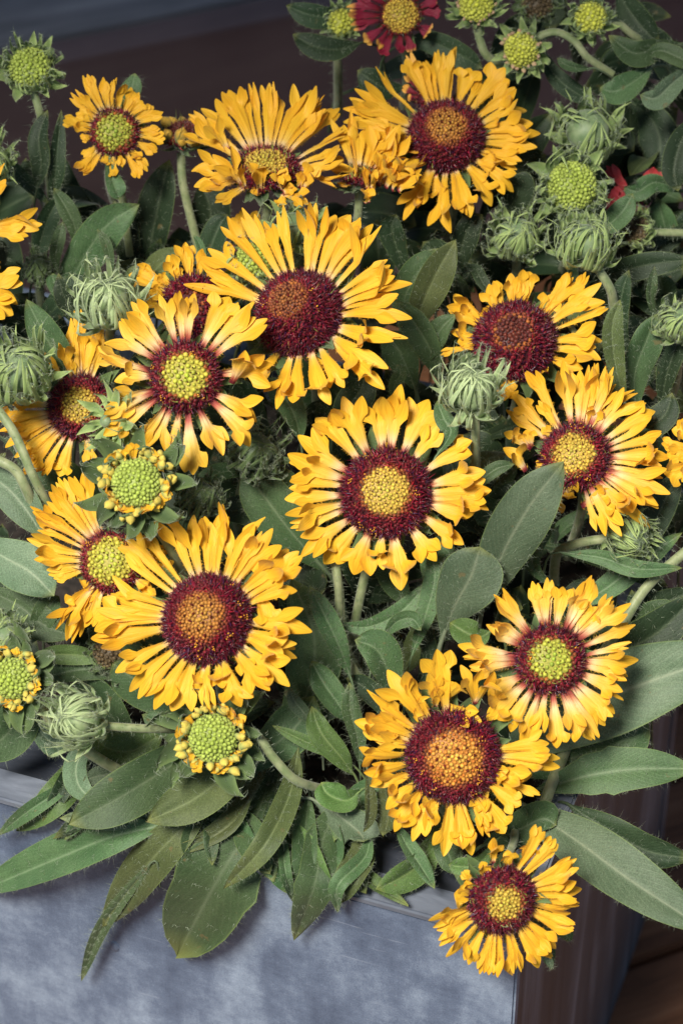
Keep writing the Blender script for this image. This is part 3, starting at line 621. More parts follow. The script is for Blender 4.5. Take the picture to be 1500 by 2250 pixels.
# ---------------------------------------------------------------- flower parts (local px coords: right, up, toward camera)
def basis(n):
    e1 = nrm(np.cross(V(0, 1, 0) if abs(n[1]) < .9 else V(1, 0, 0), n)); return e1, np.cross(n, e1)
def petal_mesh(org, Bp, T, wpx, N, mat, facing=0.0):
    d = T - Bp; L = np.linalg.norm(d); d = d / L
    Np = nrm(N - (N @ d) * d); th = rng.normal(0, .28); S = nrm(np.cross(d, Np)); S = nrm(S * math.cos(th) + Np * math.sin(th)); Np = np.cross(S, d)
    vsplit = rng.uniform(.42, .60) if rng.random() < .7 else rng.uniform(.62, .76); nb = 9; nu = 13
    tb = np.linspace(0, vsplit, nb); us = np.linspace(-1, 1, nu)
    bulge = rng.uniform(.02, .12) * L
    w1 = (.25 + .17 * (vsplit - .42) / .34) * wpx; w0 = min(.11 * wpx, 10) + 1.5
    hw = w0 + (w1 - w0) * sm(tb / vsplit) ** 1.7
    convex = rng.random() < .38
    A0, A1 = (1.25, .75) if convex else (1.9, rng.uniform(.7, 1.15))
    Aa = A0 + (A1 - A0) * (tb / vsplit); sg = -1 if convex else 1
    v = []; uv = []
    for i, t in enumerate(tb):
        A_ = Aa[i]; k = hw[i] / math.sin(min(A_, math.pi / 2))
        c = Bp + d * (t * L) + Np * bulge * math.sin(math.pi * t)
        x = k * np.sin(A_ * us) if A_ < 1.57 else hw[i] * np.sin(A_ * us); z = sg * k * (1 - np.cos(A_ * us)) * .8
        z = z + rng.normal(0, .25, nu) + 1.1 * np.cos(us * 9.4) * (hw[i] / 20)
        v.append(c + np.outer(x, S) + np.outer(z, Np)); uv.append(np.stack([us * .5 + .5, np.full(nu, t)], 1))
    last = v[-1]; f = grid_faces(nb, nu); vv = [np.vstack(v)]; uu = [np.vstack(uv)]; off = nb * nu; nr = 8
    Ll0 = (1 - vsplit) * L; spread = rng.uniform(.20, .46) * min(1.2, wpx / 38)
    single = wpx < 35; rbase = rng.uniform(-.7, .7); flat_ = rng.random() < .4
    if single: spread *= .12
    for q in (-1, 0, 1):
        a = q * spread + rng.normal(0, .08)
        raise_ = (((rng.uniform(-.3, .6) if flat_ else rng.uniform(.3, 1.5)) if q else rng.uniform(-1.0, .25)) if not single else rbase + .1 * q) + facing
        Ll = Ll0 * (1.02 if q == 0 else rng.uniform(.72, 1.0)); hwl = wpx * (rng.uniform(.24, .325) if not single else .26)
        dl = nrm(d * math.cos(a) + S * math.sin(a) + Np * raise_ * .35); Sl = nrm(S * math.cos(a) - d * math.sin(a) + Np * q * raise_ * .35)
        Nl = nrm(np.cross(Sl, dl)); cup = rng.uniform(-.35, .55); bend = raise_ * .5 + rng.normal(0, .12)
        j0 = (q + 1) * 4; row = last[j0:j0 + 5]; c0 = row.mean(0); uj = np.linspace(-1, 1, 5)
        ids = [[(nb - 1) * nu + j0 + j for j in range(5)]]
        for r in range(1, nr + 1):
            t = 1 - (1 - r / nr) ** 1.6; prof = (1 - t ** 3.4) ** .50 * (0.82 + .32 * math.sin(math.pi * min(1, t * 1.1))); prof = max(prof, .13)
            c = c0 + dl * (t * Ll) + Nl * (bend * Ll * t * t) + Sl * (q * t * t * .05 * wpx)
            P = c + np.outer(uj * hwl * prof, Sl) + np.outer(cup * hwl * uj ** 2 * prof, Nl)
            P[2] = P[2] - Nl * 1.0
            if r == nr: P[1:4] += dl * hwl * .05
            fb = sm(t / .4); P = (row + dl * (t * Ll)) * (1 - fb) + P * fb
            vv.append(P); uu.append(np.stack([(np.linspace(j0, j0 + 4, 5) / 12), np.full(5, vsplit + (1 - vsplit) * t)], 1))
            ids.append([off + j for j in range(5)]); off += 5
        for r in range(nr):
            for j in range(4): f.append((ids[r][j], ids[r][j + 1], ids[r + 1][j + 1], ids[r + 1][j]))
    v = np.vstack(vv); u2 = np.vstack(uu); fm = [0] * len(f)
    # short golden fuzz on the petal's edges
    nh = int(L * .35); i = rng.integers(0, nb - 1, nh); sd_ = rng.integers(0, 2, nh); bs = np.stack([vv[0].reshape(nb, nu, 3)[a, 12 if b_ else 0] for a, b_ in zip(i, sd_)]) + d * rng.uniform(0, L / nb * .6, (nh, 1))
    hv, hf = hairs(bs, S * np.where(sd_, 1, -1)[:, None] + d * .5 + rng.normal(0, .3, (nh, 3)), 6, .35)
    o = len(v); v = np.vstack([v, hv]); u2 = np.vstack([u2, np.full((len(hv), 2), .6)]); f += [tuple(x + o for x in q) for q in hf]
    return mesh('petal', LW(org, v), f, [mat], uv=u2)

def dome(n, e1, e2, R, Hh, c=(0, 0, 0), nr=14, ns=32, end=1.75):
    v = [n * Hh]; f = []
    for i in range(1, nr + 1):
        th = end * i / nr
        for j in range(ns):
            a = 2 * math.pi * j / ns; v.append((e1 * math.cos(a) + e2 * math.sin(a)) * R * math.sin(th) + n * Hh * math.cos(th))
    for j in range(ns): f.append((0, 1 + j, 1 + (j + 1) % ns))
    for i in range(nr - 1):
        for j in range(ns): a = 1 + i * ns + j; b = 1 + i * ns + (j + 1) % ns; f.append((a, a + ns, b + ns, b))
    return np.array(v), f
GA = math.pi * (3 - math.sqrt(5))
def knob(r, h, sides=6):
    v = [];
    for k, (rr, zz) in enumerate(((1, -.2), (.92, .45), (.5, .85))):
        for j in range(sides): a = 2 * math.pi * (j + .5 * k) / sides; v.append((r * rr * math.cos(a), r * rr * math.sin(a), h * zz))
    v.append((0, 0, h)); f = []
    for k in range(2):
        for j in range(sides): f.append((k * sides + j, k * sides + (j + 1) % sides, (k + 1) * sides + (j + 1) % sides, (k + 1) * sides + j))
    for j in range(sides): f.append((2 * sides + j, 2 * sides + (j + 1) % sides, 3 * sides))
    return np.array(v), f
def spike_v(base, dr, side, L, w_, curl, ns=3, nr=4):
    v = []; o2 = np.cross(dr, side)
    for k in range(nr + 1):
        t = k / nr; c = base + dr * (L * t) + side * (curl * L * t * t); r = w_ * (1 - .85 * t)
        for j in range(ns): a = 2 * math.pi * j / ns; v.append(c + (side * math.cos(a) + o2 * math.sin(a)) * r)
    f = [(k * ns + j, k * ns + (j + 1) % ns, (k + 1) * ns + (j + 1) % ns, (k + 1) * ns + j) for k in range(nr) for j in range(ns)]
    return np.array(v), f
def lerp(a, b, t): return np.array(a) * (1 - t) + np.array(b) * t
def disc(parent, n, R, Hh, kind, rc):
    """kind: 'green','lime','gold','orange','dark' centre; rc = share of the radius taken by the unopened florets"""
    e1, e2 = basis(n)
    CEN = {'rust': ((.30, .11, .02), (.22, .05, .015)), 'amber': ((.50, .27, .035), (.42, .15, .022)), 'green': ((.30, .42, .04), (.44, .42, .05)), 'lime': ((.42, .50, .04), (.50, .42, .05)), 'gold': ((.52, .44, .05), (.60, .38, .05)),
           'orange': ((.70, .44, .06), (.60, .24, .03)), 'dark': ((.14, .03, .012), (.10, .015, .012)), 'bud': ((.32, .42, .045), (.36, .44, .08)), 'yellow': ((.55, .58, .04), (.50, .52, .08)),
           'brown': ((.07, .045, .02), (.10, .07, .03))}[kind]
    v, f = dome(n, e1, e2, R * .93, Hh * .93)
    rr = np.linalg.norm(v - n * (v @ n)[:, None], axis=1) / (R * .93); col_ = np.array([lerp(CEN[1], (.06, .004, .008) if kind not in ('bud', 'yellow', 'brown') else CEN[0], sm((x - rc + .08) / .16)) * .75 for x in rr])
    b = Bag(); b.add(v, f, col_); put('disc', b.build('disc', [M['floret']]), parent)
    sp = 8.2 if kind not in ('orange', 'gold', 'rust', 'amber') else 6.4
    area = (R * R + Hh * Hh) * 3.14 * .9; Nf = int(area / (sp * sp) / .95); b = Bag(); d = Bag(); m = Bag()
    kv, kf = knob(sp * .70, sp * .62, 5)
    emax = 1.62
    for k in range(Nf):
        r = math.sqrt((k + .5) / Nf); th = r * emax; a = k * GA
        rad_ = e1 * math.cos(a) + e2 * math.sin(a); p = rad_ * R * .95 * math.sin(th) + n * Hh * .95 * math.cos(th)
        nn = nrm(rad_ * math.sin(th) / R + n * math.cos(th) / Hh); tg = nrm(np.cross(n, rad_)); t2 = np.cross(nn, tg)
        ar = math.sin(min(th, 1.57)) + rng.normal(0, .022) * (kind not in ('bud', 'yellow', 'brown')); Rm = np.stack([t2, tg, nn], 1)
        jit = rng.uniform(.72, 1.22); p = p + rng.normal(0, .55, 3)
        if kind in ('bud', 'yellow', 'brown') or ar < rc:
            x = ar / max(rc, .01); cc = lerp(CEN[0], CEN[1], x) * rng.uniform(.8, 1.15)
            vv = (kv * jit * (1 if kind not in ('gold', 'orange') else 1.0)) @ Rm.T + p; cv = np.repeat(cc[None], len(vv), 0).copy(); cv[:5] *= .60; cv[-1] *= 1.2
            if kind == 'orange' and rng.random() < .25: cv = cv * np.array([.8, .55, .5])
            b.add(vv, kf, cv)
            if kind in ('gold', 'orange', 'lime', 'dark', 'rust', 'amber') or (kind == 'green' and x > .45):
                if rng.random() < {'gold': 0, 'orange': 0, 'rust': 0, 'amber': 0, 'lime': .30, 'dark': .8, 'green': .6}[kind]:
                    off = p + t2 * sp * .55 + nn * sp * .45; q, qf = spike_v(off, nrm(nn + .2 * t2), tg, sp * .75, sp * .26, .2, ns=4, nr=2); d.add(q, qf, np.array([.12, .015, .012]) * rng.uniform(.6, 1.5))
        elif ar < rc + .20 or k % 2:
            cc = lerp((.40, .13, .02), (.17, .006, .012), min(1, (ar - rc) / .14)) * rng.uniform(.6, 1.2); vv = (kv * 1.0) @ Rm.T + p; b.add(vv, kf, cc)
            q, qf = spike_v(p + nn * sp * .4, nrm(nn + .5 * rng.normal(size=3) * .5), tg, sp * 1.1, sp * .26, .3, nr=3); d.add(q, qf, np.array([.09, .008, .012]) * rng.uniform(.6, 1.6))
    if kind in ('orange', 'gold', 'rust', 'amber'):
        N2 = int(area / (14.5 ** 2)) if kind != 'gold' else int(area / (11.5 ** 2))
        for k in range(N2):
            r = math.sqrt((k + .5) / N2); th = r * emax; a = k * GA + .4
            if math.sin(min(th, 1.57)) > rc: break
            rad_ = e1 * math.cos(a) + e2 * math.sin(a); p = rad_ * R * .96 * math.sin(th) + n * Hh * .96 * math.cos(th); nn = nrm(rad_ * math.sin(th) / R + n * math.cos(th) / Hh)
            q, qf = spike_v(p + nn * 2.5, nrm(nn + .25 * rng.normal(size=3)), nrm(np.cross(n + .01, rad_)), 9, 3.3 if kind != 'gold' else 2.0, .2, ns=5, nr=2); d.add(q, qf, np.array([.12, .012, .010]) * rng.uniform(.5, 1.5))
    if kind not in ('bud', 'yellow', 'brown'):
        area2 = area * (1 - rc * rc * .9); Ns = int(area2 / 22)
        for k in range(Ns):
            th = math.asin(min(1, rc + .05)) + (emax + .12 - math.asin(min(1, rc + .05))) * rng.uniform(0, 1) ** .62 if rc < .93 else 1.5
            a = rng.uniform(0, 6.283); rad_ = e1 * math.cos(a) + e2 * math.sin(a)
            p = rad_ * R * .94 * math.sin(th) + n * Hh * .94 * math.cos(th); nn = nrm(rad_ * math.sin(th) / R + n * math.cos(th) / Hh)
            dr = nrm(nn + .38 * rng.normal(size=3) + .15 * n); sd_ = nrm(np.cross(dr, rng.normal(size=3)))
            L = rng.uniform(9, 21) * (R / 100) ** .5 * (1.5 if rng.random() < .06 else 1); fr = rng.random()
            inn = max(0, 1 - (math.sin(min(th, 1.57)) - rc) / .28)
            cc = np.array([.105 + .20 * inn, .003 + .010 * inn, .016]) * rng.uniform(.5, 1.6) if fr < .62 else np.array([.23, .006, .028]) if fr < .8 else np.array([.055, .008, .045]) if fr < .96 else np.array([.24, .10, .03])
            q, qf = spike_v(p, dr, sd_, L, rng.uniform(1.8, 3.4), rng.normal(0, .45)); m.add(q, qf, cc)
    if kind not in ('bud', 'yellow', 'brown'):
        for k in range(int(R * .9)):          # loose dark styles sticking out round the edge
            a = rng.uniform(0, 6.283); th = rng.uniform(1.15, 1.7); rad_ = e1 * math.cos(a) + e2 * math.sin(a)
            p = rad_ * R * .94 * math.sin(th) + n * Hh * .94 * math.cos(th); dr = nrm(rad_ + .5 * n + .35 * rng.normal(size=3)); sd_ = nrm(np.cross(dr, rng.normal(size=3)))
            q, qf = spike_v(p, dr, sd_, rng.uniform(16, 32), rng.uniform(1.0, 1.7), rng.normal(0, .5)); m.add(q, qf, np.array([.035, .004, .014]) * rng.uniform(.6, 1.8))
    o = put('unopened_florets', b.build('florets', [M['floret']]), parent); o['kind'] = 'stuff'
    if d.n: o = put('floret_tips', d.build('tips', [M['bristle']]), parent); o['kind'] = 'stuff'
    if m.n: o = put('maroon_florets', m.build('maroon', [M['bristle']]), parent); o['kind'] = 'stuff'
def bristles(parent, n, R, Hh, rr, count, colour, L=20):
    e1, e2 = basis(n); b = Bag()
    for k in range(count):
        a = rng.uniform(0, 6.283); r = rr * rng.uniform(.93, 1.1); rad_ = e1 * math.cos(a) + e2 * math.sin(a)
        th = math.asin(min(r, 1)); p = rad_ * R * r + n * Hh * math.cos(th) * .9
        dr = nrm(n * .9 + rad_ * rng.uniform(-.1, .5) + .25 * rng.normal(size=3)); sd_ = nrm(-rad_ + .4 * rng.normal(size=3))
        q, qf = spike_v(p, dr, sd_, L * rng.uniform(.7, 1.25), 1.9, rng.uniform(.1, .7)); b.add(q, qf, np.array(colour) * rng.uniform(.7, 1.3))
    o = put('bristles', b.build('bristles', [M['bristle']]), parent); o['kind'] = 'stuff'
def pollen(parent, n, R, Hh, spots):
    e1, e2 = basis(n); b = Bag(); kv, kf = knob(1.7, 1.7, 4)
    for _ in range(spots):
        a = rng.uniform(0, 6.283); r = rng.uniform(.55, .98); rad_ = e1 * math.cos(a) + e2 * math.sin(a); th = math.asin(r)
        p0 = rad_ * R * r + n * (Hh * math.cos(th) + 5)
        for _ in range(int(rng.integers(4, 13))): b.add(kv * rng.uniform(.6, 1.2) + p0 + rng.normal(0, 4.5, 3), kf, np.array([.75, .34, .02]) * rng.uniform(.7, 1.2))
    o = put('pollen', b.build('pollen', [M['floret']]), parent); o['kind'] = 'stuff'

# bracts: templates in units of the head's radius; x radial, y tangential, z along the axis
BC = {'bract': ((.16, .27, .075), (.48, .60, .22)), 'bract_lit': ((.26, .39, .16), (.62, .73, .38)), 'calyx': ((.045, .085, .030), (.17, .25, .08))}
def bract_template(path, wmax, mk_, hair=26, peak=.22, cup=.4, hl=.21):
    c2 = catmull([V(p[0], 0, p[1]) for p in path], 9); tan = np.gradient(c2, axis=0); tan /= np.linalg.norm(tan, axis=1)[:, None]
    S = np.tile(V(0, 1, 0), (9, 1)); N = np.cross(S, tan); tt = np.linspace(0, 1, 9)
    prof = np.where(tt < peak, .6 + .4 * np.sin(tt / peak * 1.57), np.clip((1 - (tt - peak) / (1 - peak)), 0, 1) ** .85 + .02); hw = wmax * .5 * prof
    us = np.array([-1, -.5, 0, .5, 1.]); tw = rng.normal(0, .30)
    v = np.stack([c2 + S * (u * hw)[:, None] - N * (-cup * u * u * hw)[:, None] * -1 + S * (tw * tt ** 2)[:, None] for u in us], 1)
    vv = v.reshape(-1, 3); f = grid_faces(9, 5); fm = [0] * len(f)
    if hair:
        i = rng.integers(0, 9, hair); j = rng.integers(0, 5, hair); bs = v[i, j]; dd = rng.normal(0, .5, (hair, 3)) - N[i] * .6 + S[i] * (us[j] * .8)[:, None]
        h, hf = hairs(bs, dd, hl, .006); o = len(vv); vv = np.vstack([vv, h]); f += [tuple(x + o for x in q) for q in hf]; fm += [1] * len(hf)
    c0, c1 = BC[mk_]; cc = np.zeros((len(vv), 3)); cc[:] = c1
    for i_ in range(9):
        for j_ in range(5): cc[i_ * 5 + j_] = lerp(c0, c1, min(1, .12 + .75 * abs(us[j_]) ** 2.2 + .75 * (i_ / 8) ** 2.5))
    return mesh('bract', vv, f, [M['bractv'], M['hair']], fm=fm, colr=cc)
def jp(path, s=.05): return [(a + rng.normal(0, s * (i / len(path))), b + rng.normal(0, s * (i / len(path)))) for i, (a, b) in enumerate(path)]
BT = {}
for mk in ('bract', 'bract_lit', 'calyx'):
    mm = mk
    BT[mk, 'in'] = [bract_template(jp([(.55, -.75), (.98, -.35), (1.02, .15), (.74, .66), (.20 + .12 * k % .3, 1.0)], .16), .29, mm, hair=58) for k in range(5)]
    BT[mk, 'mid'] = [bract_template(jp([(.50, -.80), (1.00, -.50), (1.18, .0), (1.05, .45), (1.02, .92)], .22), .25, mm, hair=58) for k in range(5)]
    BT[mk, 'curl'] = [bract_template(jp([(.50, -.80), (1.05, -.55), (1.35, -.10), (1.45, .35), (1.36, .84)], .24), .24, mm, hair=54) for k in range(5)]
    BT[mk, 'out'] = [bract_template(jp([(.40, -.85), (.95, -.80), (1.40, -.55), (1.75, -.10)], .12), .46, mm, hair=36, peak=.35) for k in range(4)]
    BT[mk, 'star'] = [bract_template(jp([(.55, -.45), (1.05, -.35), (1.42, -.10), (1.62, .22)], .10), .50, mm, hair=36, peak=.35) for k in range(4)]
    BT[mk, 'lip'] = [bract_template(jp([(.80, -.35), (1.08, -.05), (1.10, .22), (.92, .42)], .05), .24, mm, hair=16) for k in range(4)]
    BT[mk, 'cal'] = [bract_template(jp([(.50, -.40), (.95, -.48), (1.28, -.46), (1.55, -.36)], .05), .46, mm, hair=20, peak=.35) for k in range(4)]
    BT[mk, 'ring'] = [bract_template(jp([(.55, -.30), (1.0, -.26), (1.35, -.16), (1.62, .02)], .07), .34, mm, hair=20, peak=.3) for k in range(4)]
def bract_row(parent, n, R, kind, mk, count, scale=1.0, a0=None, jitter=.24, skip=0.0):
    e1, e2 = basis(n); a0 = rng.uniform(0, 6) if a0 is None else a0
    for k in range(count):
        if skip and rng.random() < skip: continue
        a = a0 + 2 * math.pi * k / count + rng.normal(0, jitter); x = e1 * math.cos(a) + e2 * math.sin(a); y = np.cross(n, x)
        s = R * S0 * scale * rng.uniform(.9, 1.1); tip = rng.normal(0, .15)
        x2 = nrm(x + n * tip); n2 = np.cross(x2, y)
        Mx = np.stack([AX @ x2, AX @ y, AX @ n2], 1) * s
        o = put('bract', BT[mk, kind][int(rng.integers(0, len(BT[mk, kind])))], parent)
        o.matrix_local = Matrix([list(Mx[r]) + [0] for r in range(3)] + [[0, 0, 0, 1]])

GRP_F = 'yellow and maroon blanket flowers'; GRP_B = 'green blanket flower buds'
def head(name, x, y, z, label, cat, group): 
    e = empty(name, W(x, y, z)); tag(e, label, cat, group); return e, V(x, -y, z)
def tilt(tx, ty): return V(tx, ty, math.sqrt(max(.02, 1 - tx * tx - ty * ty)))
def default_stem(org, n, R, dz=0.0):
    x, y, z = org[0], -org[1], org[2]; b = org - n * R * .55
    L = 230; e = b + V(-n[0] * 60 + rng.normal(0, 12), -.45 * L - n[1] * 60, -.85 * L); m = b - n * 70 + V(0, -16, -20)
    e2 = e + V((750 - x) * .06, -90, -170)
    if -e2[1] > rimy(min(max(e2[0], 0), 1140)) - 60: e2 = V(e2[0] - 20, -(rimy(min(e2[0], 1140)) - 70), e2[2])
    return [(q[0], -q[1], q[2]) for q in (b, m, e, e2)]
def flower(label, O, sc, C, R, t, Hh, kind, rc, blush, petals, z=None, mat='petal', stem='auto', ring=13, youth=0, pol=4, srad=9.5, wk=1.0, over_top=0.10, group=GRP_F, stemmat='stem'):
    """O, sc: origin and scale in which C, R and petals were measured on the photograph"""
    cx, cy = O[0] + C[0] / sc, O[1] + C[1] / sc; R = R / sc; z = canopy(cy) if z is None else z
    n = tilt(*t); e, org = head('blanket_flower', cx, cy, z, label, 'flower', group)
    Rp = R; R = R * .89; Hp = Hh * R; disc(e, n, R, Hp, kind, min(.95, rc * 1.06))
    if youth: bristles(e, n, R, Hp, min(1, rc + .10), 26 + int(10 * youth), (.34, .36, .08), 17); bristles(e, n, R, Hp, .98, 22, (.28, .32, .07), 15)
    else: bristles(e, n, R, Hp, .97, 12, (.26, .30, .07), 19)
    if pol: pollen(e, n, R, Hp, pol)
    for k, p in enumerate(petals):
        tx_, ty_, wp = p[:3]; dx = O[0] + tx_ / sc - cx; dy = -(O[1] + ty_ / sc - cy); dist = math.hypot(dx, dy)
        zt = -(n[0] * dx + n[1] * dy) / n[2]; zt = max(-.75 * dist, min(.75 * dist, zt)); facing = 0.0
        if len(p) >= 5:
            bx = O[0] + p[3] / sc - cx; by = -(O[1] + p[4] / sc - cy); bz = -(n[0] * bx + n[1] * by) / n[2]; bz = max(-R, min(R * 1.1, bz)) - .1 * R
            Bp = V(bx, by, bz); zt = bz + (p[5] / sc if len(p) > 5 else .8 * math.hypot(dx - bx, dy - by)); T_ = V(dx, dy, zt)
        else:
            T_ = V(dx, dy, zt) + V(0, 0, (over_top + rng.uniform(-.12, .14)) * R)
            pr = T_ - n * (T_ @ n); Bp = nrm(pr) * R * .90 - n * R * .10
        o = put('petal', petal_mesh(org, Bp, T_, wp / sc * 1.10 * wk, n, M[mat], facing), e); o['blush'] = blush * rng.uniform(.8, 1.3)
    if ring: bract_row(e, n, R, 'cal', 'calyx', ring, 1.0); bract_row(e, n, R, 'cal', 'calyx', max(6, ring - 5), .85)
    b = Bag(); v, f = dome(-n, *basis(n), R * .80, R * .5, end=1.65); b.add(v - n * R * .08, f); put('receptacle', b.build('receptacle', [M['calyx']]), e)
    if stem == 'auto': stem_part(e, org, default_stem(org, n, R), srad, stemmat, r1=srad * 1.05)
    elif stem: stem_part(e, org, stem, srad, stemmat)
    return e

Z3 = dict(
 F8=((600, 820), 3.0), F6=((180, 600), 3.125), F5=((400, 430), 2.83), F12=((180, 1080), 2.885), F13=((980, 1240), 3.333), F14=((760, 1400), 3.061),
 F15=((910, 1790), 3.75), F10=((1060, 770), 3.409), F1=((120, 140), 3.947), F2=((390, 170), 3.6585), F3=((740, 90), 3.1915), F9=((940, 560), 3.409),
 F7=((0, 640), 5.0), F11=((40, 960), 3.947), PX=((0, 0), 1.0))
flower('large upright facing flower in the very centre with gold centre and maroon ring', *Z3['F8'], (745, 790), 318, (-.02, .10), .45, 'gold', .53, .62,
  [(450,160,165),(690,100,165),(845,75,160),(1010,165,165),(1120,350,125),(1320,465,160),(1400,655,150),(1435,780,140),(1420,880,100),(1330,935,165),(1270,1110,140),(1080,1260,150),(845,1430,190),(700,1290,110),(510,1335,165),(330,1255,160),(170,1195,135),(125,1025,90),(70,940,115),(85,810,140),(120,695,110),(90,555,150),(150,420,150),(270,250,150)],
  pol=6, stem=[(735, 1200, 20), (742, 1280, 10), (752, 1400, -20), (800, 1500, -120)])
flower('flower with bright lime centre and pink petal feet, left of centre', *Z3['F6'], (710, 715), 255, (-.02, .12), .42, 'lime', .64, .95,
  [(350,190,110),(300,260,90),(530,150,100),(650,120,95),(760,112,105),(1010,150,165),(1175,195,115),(1280,330,130),(1130,545,150,1030,760),(1310,620,165),(1215,985,180),(1180,1165,140),(955,1250,145),(790,1385,160),(610,1275,95),(470,1215,110),(330,1185,110),(150,1110,130),(140,980,90),(190,900,130),(225,725,130),(90,535,100),(95,632,60),(175,410,120),(260,310,90)],
  z=130, youth=2, pol=4)
flower('largest maroon domed flower, its orange spot on the upper left of the dome', *Z3['F5'], (735, 740), 298, (-.36, .40), .95, 'rust', .40, .42,
  [(400,110,85),(515,130,80),(620,90,75),(272,190,80),(180,350,100),(50,510,125),(190,465,90),(830,60,105),(905,50,100),(1010,80,140),(1115,160,130),(1180,150,100),(1285,235,115),(1280,405,75),(1330,460,90),(1425,560,130),(1350,635,70),(1415,725,120),(1365,890,90),(1300,930,120),(1250,1080,130),(1240,1185,110),(1000,1185,115),(890,1290,130),(700,1310,120),(870,1080,120,790,980,60),(450,1150,110),(600,1330,120)],
  z=20, pol=5)
flower('big flower with purple black bristly dome and orange centre, lower left', *Z3['F12'], (795, 810), 300, (-.22, .16), .72, 'amber', .50, .38,
  [(550,115,110),(670,80,120),(800,125,125),(885,150,125),(958,62,80),(1050,190,140),(1110,130,80),(1130,250,70),(1210,240,130),(1325,355,150),(1420,440,120),(1190,440,170,1080,690,40),(1200,850,140,1110,620,60),(1350,600,100),(1435,850,150),(1345,980,100),(1290,1040,160),(1350,1065,100),(1315,1215,125),(1190,1290,130),(995,1365,130),(1080,1160,100),(900,1270,130),(800,1375,80),(745,1275,170,780,1110,40),(590,1400,150),(450,1370,140),(370,1300,80),(270,1270,110),(215,1150,110),(70,950,150),(70,790,150),(60,830,100),(120,680,120),(205,615,70),(215,355,90),(290,265,100),(385,255,60)],
  z=230, pol=8)
flower('flower with lime centre and red footed petals, right of the lower middle', *Z3['F13'], (760, 700), 262, (.02, .10), .42, 'green', .62, 1.05,
  [(380,185,90),(310,268,80),(350,365,80),(345,400,80),(280,470,110),(85,615,130),(125,690,90),(170,760,110),(180,775,110),(300,960,150),(290,1140,160),(440,1220,130),(560,1310,115),(690,1290,110),(820,1360,130),(960,1265,110),(1050,1305,110),(1110,1275,95),(1165,1180,120),(1230,1095,110),(1310,990,60),(1290,930,130),(1350,800,120),(1412,710,120),(1365,635,90),(1380,435,90),(1350,280,120),(1225,265,80),(1110,310,150),(1140,130,90),(1040,75,90),(1220,230,80),(970,160,110),(865,160,120),(735,90,95),(635,120,100),(700,180,100)],
  z=190, youth=3, pol=2)
flower('flower with golden dotted centre and frayed dark red ring, above the planter corner flower', *Z3['F14'], (720, 800), 335, (.03, -.06), .50, 'orange', .57, .36,
  [(590,80,160),(270,235,130),(210,430,120),(365,265,90),(560,230,110,600,450,150),(740,310,160,640,440,100),(450,460,150,560,500,60),(600,330,90,590,470,120),(800,195,130,860,450,150),(990,215,120,870,455,140),(135,360,60),(65,560,110),(85,620,90),(170,520,110),(300,710,100,330,560,20),(180,680,100),(85,770,110),(115,910,120),(170,1020,120),(165,900,90),(260,1150,120),(300,1295,120),(435,1365,130),(370,1170,110),(510,1300,130),(490,1170,110,640,1090,60),(655,1470,130),(780,1385,110),(855,1470,120),(960,1350,70),(1060,1325,160),(960,1290,90),(880,1190,110,960,1000,30),(1170,1145,120),(1215,1050,110),(1300,1070,60),(1090,950,110),(1250,960,150),(1330,850,90),(1435,860,110),(1440,815,100),(1360,705,110),(1290,740,90),(905,585,110,640,440,40)],
  z=250, pol=9)
flower('lowest flower, nodding over the corner of the grey planter', *Z3['F15'], (715, 700), 290, (.20, -.16), .60, 'gold', .50, .34,
  [(1040,100,110),(1170,205,110),(960,250,130,880,420,60),(770,300,130,780,450,60),(650,190,120,640,400,60),(560,390,140,590,540,70),(430,560,140,470,640,90),(390,480,90,470,540,40),(330,660,160),(100,840,120),(240,860,150),(190,950,130),(200,1080,110),(270,1180,120),(430,1240,110),(540,1320,105),(600,1330,90),(725,1365,130),(820,1310,80),(880,1260,60),(890,1310,70),(1045,1260,130),(1130,1205,100),(1190,1120,130),(1290,1000,110),(1310,920,90),(1375,810,110),(1360,730,60),(1400,620,140),(1360,470,120),(1330,360,110),(1150,290,50),(1280,560,110)],
  z=330, youth=1, pol=0, stem=[(1100, 1960, 310), (1110, 1900, 250), (1130, 1840, 120), (1120, 1790, 0), (1090, 1760, -180)])
flower('flower half covered by a broad grey-green leaf tip, right side', *Z3['F10'], (690, 800), 275, (-.16, .26), .55, 'gold', .60, .75,
  [(600,90,120),(740,145,115),(800,120,80),(865,95,110),(905,110,90),(960,125,80),(1020,175,60),(990,245,100),(1110,245,80),(1200,305,130),(1285,430,120),(1305,555,80),(1365,635,90),(1400,780,130),(1340,870,110),(1395,1070,130),(1310,1150,110),(1340,960,90),(1280,1175,130),(1225,1305,110),(1070,1220,130),(1025,1390,120),(870,1350,70),(980,1050,140,740,1170,60),(500,1240,110),(640,1130,100),(730,930,140,600,1080,60),(465,830,100,390,930,50),(180,710,150,330,900,60),(170,600,110,360,740,60),(330,590,120,370,720,60),(170,440,90),(285,370,110),(370,145,100),(200,300,90),(450,570,80),(430,370,80),(900,400,130),(860,420,120)],
  z=0, youth=1, pol=5)
flower('small round flower with green centre and stubby petals, top left', *Z3['F1'], (520, 592), 230, (.02, .06), .40, 'green', .76, .36,
  [(230,100,85),(290,85,75),(410,118,100),(485,110,60),(560,130,110),(690,205,105),(740,245,70),(770,320,110),(860,370,95),(945,430,100),(918,570,90),(960,665,110),(885,765,110),(815,915,90),(750,990,90),(740,840,100),(585,880,80),(500,1005,95),(420,880,90),(250,990,90),(160,960,90),(245,800,90),(230,640,90),(70,470,100),(150,540,90),(190,420,110),(125,265,70),(170,230,60),(220,260,80)],
  z=-330, youth=3, pol=0, srad=11, wk=1.0)
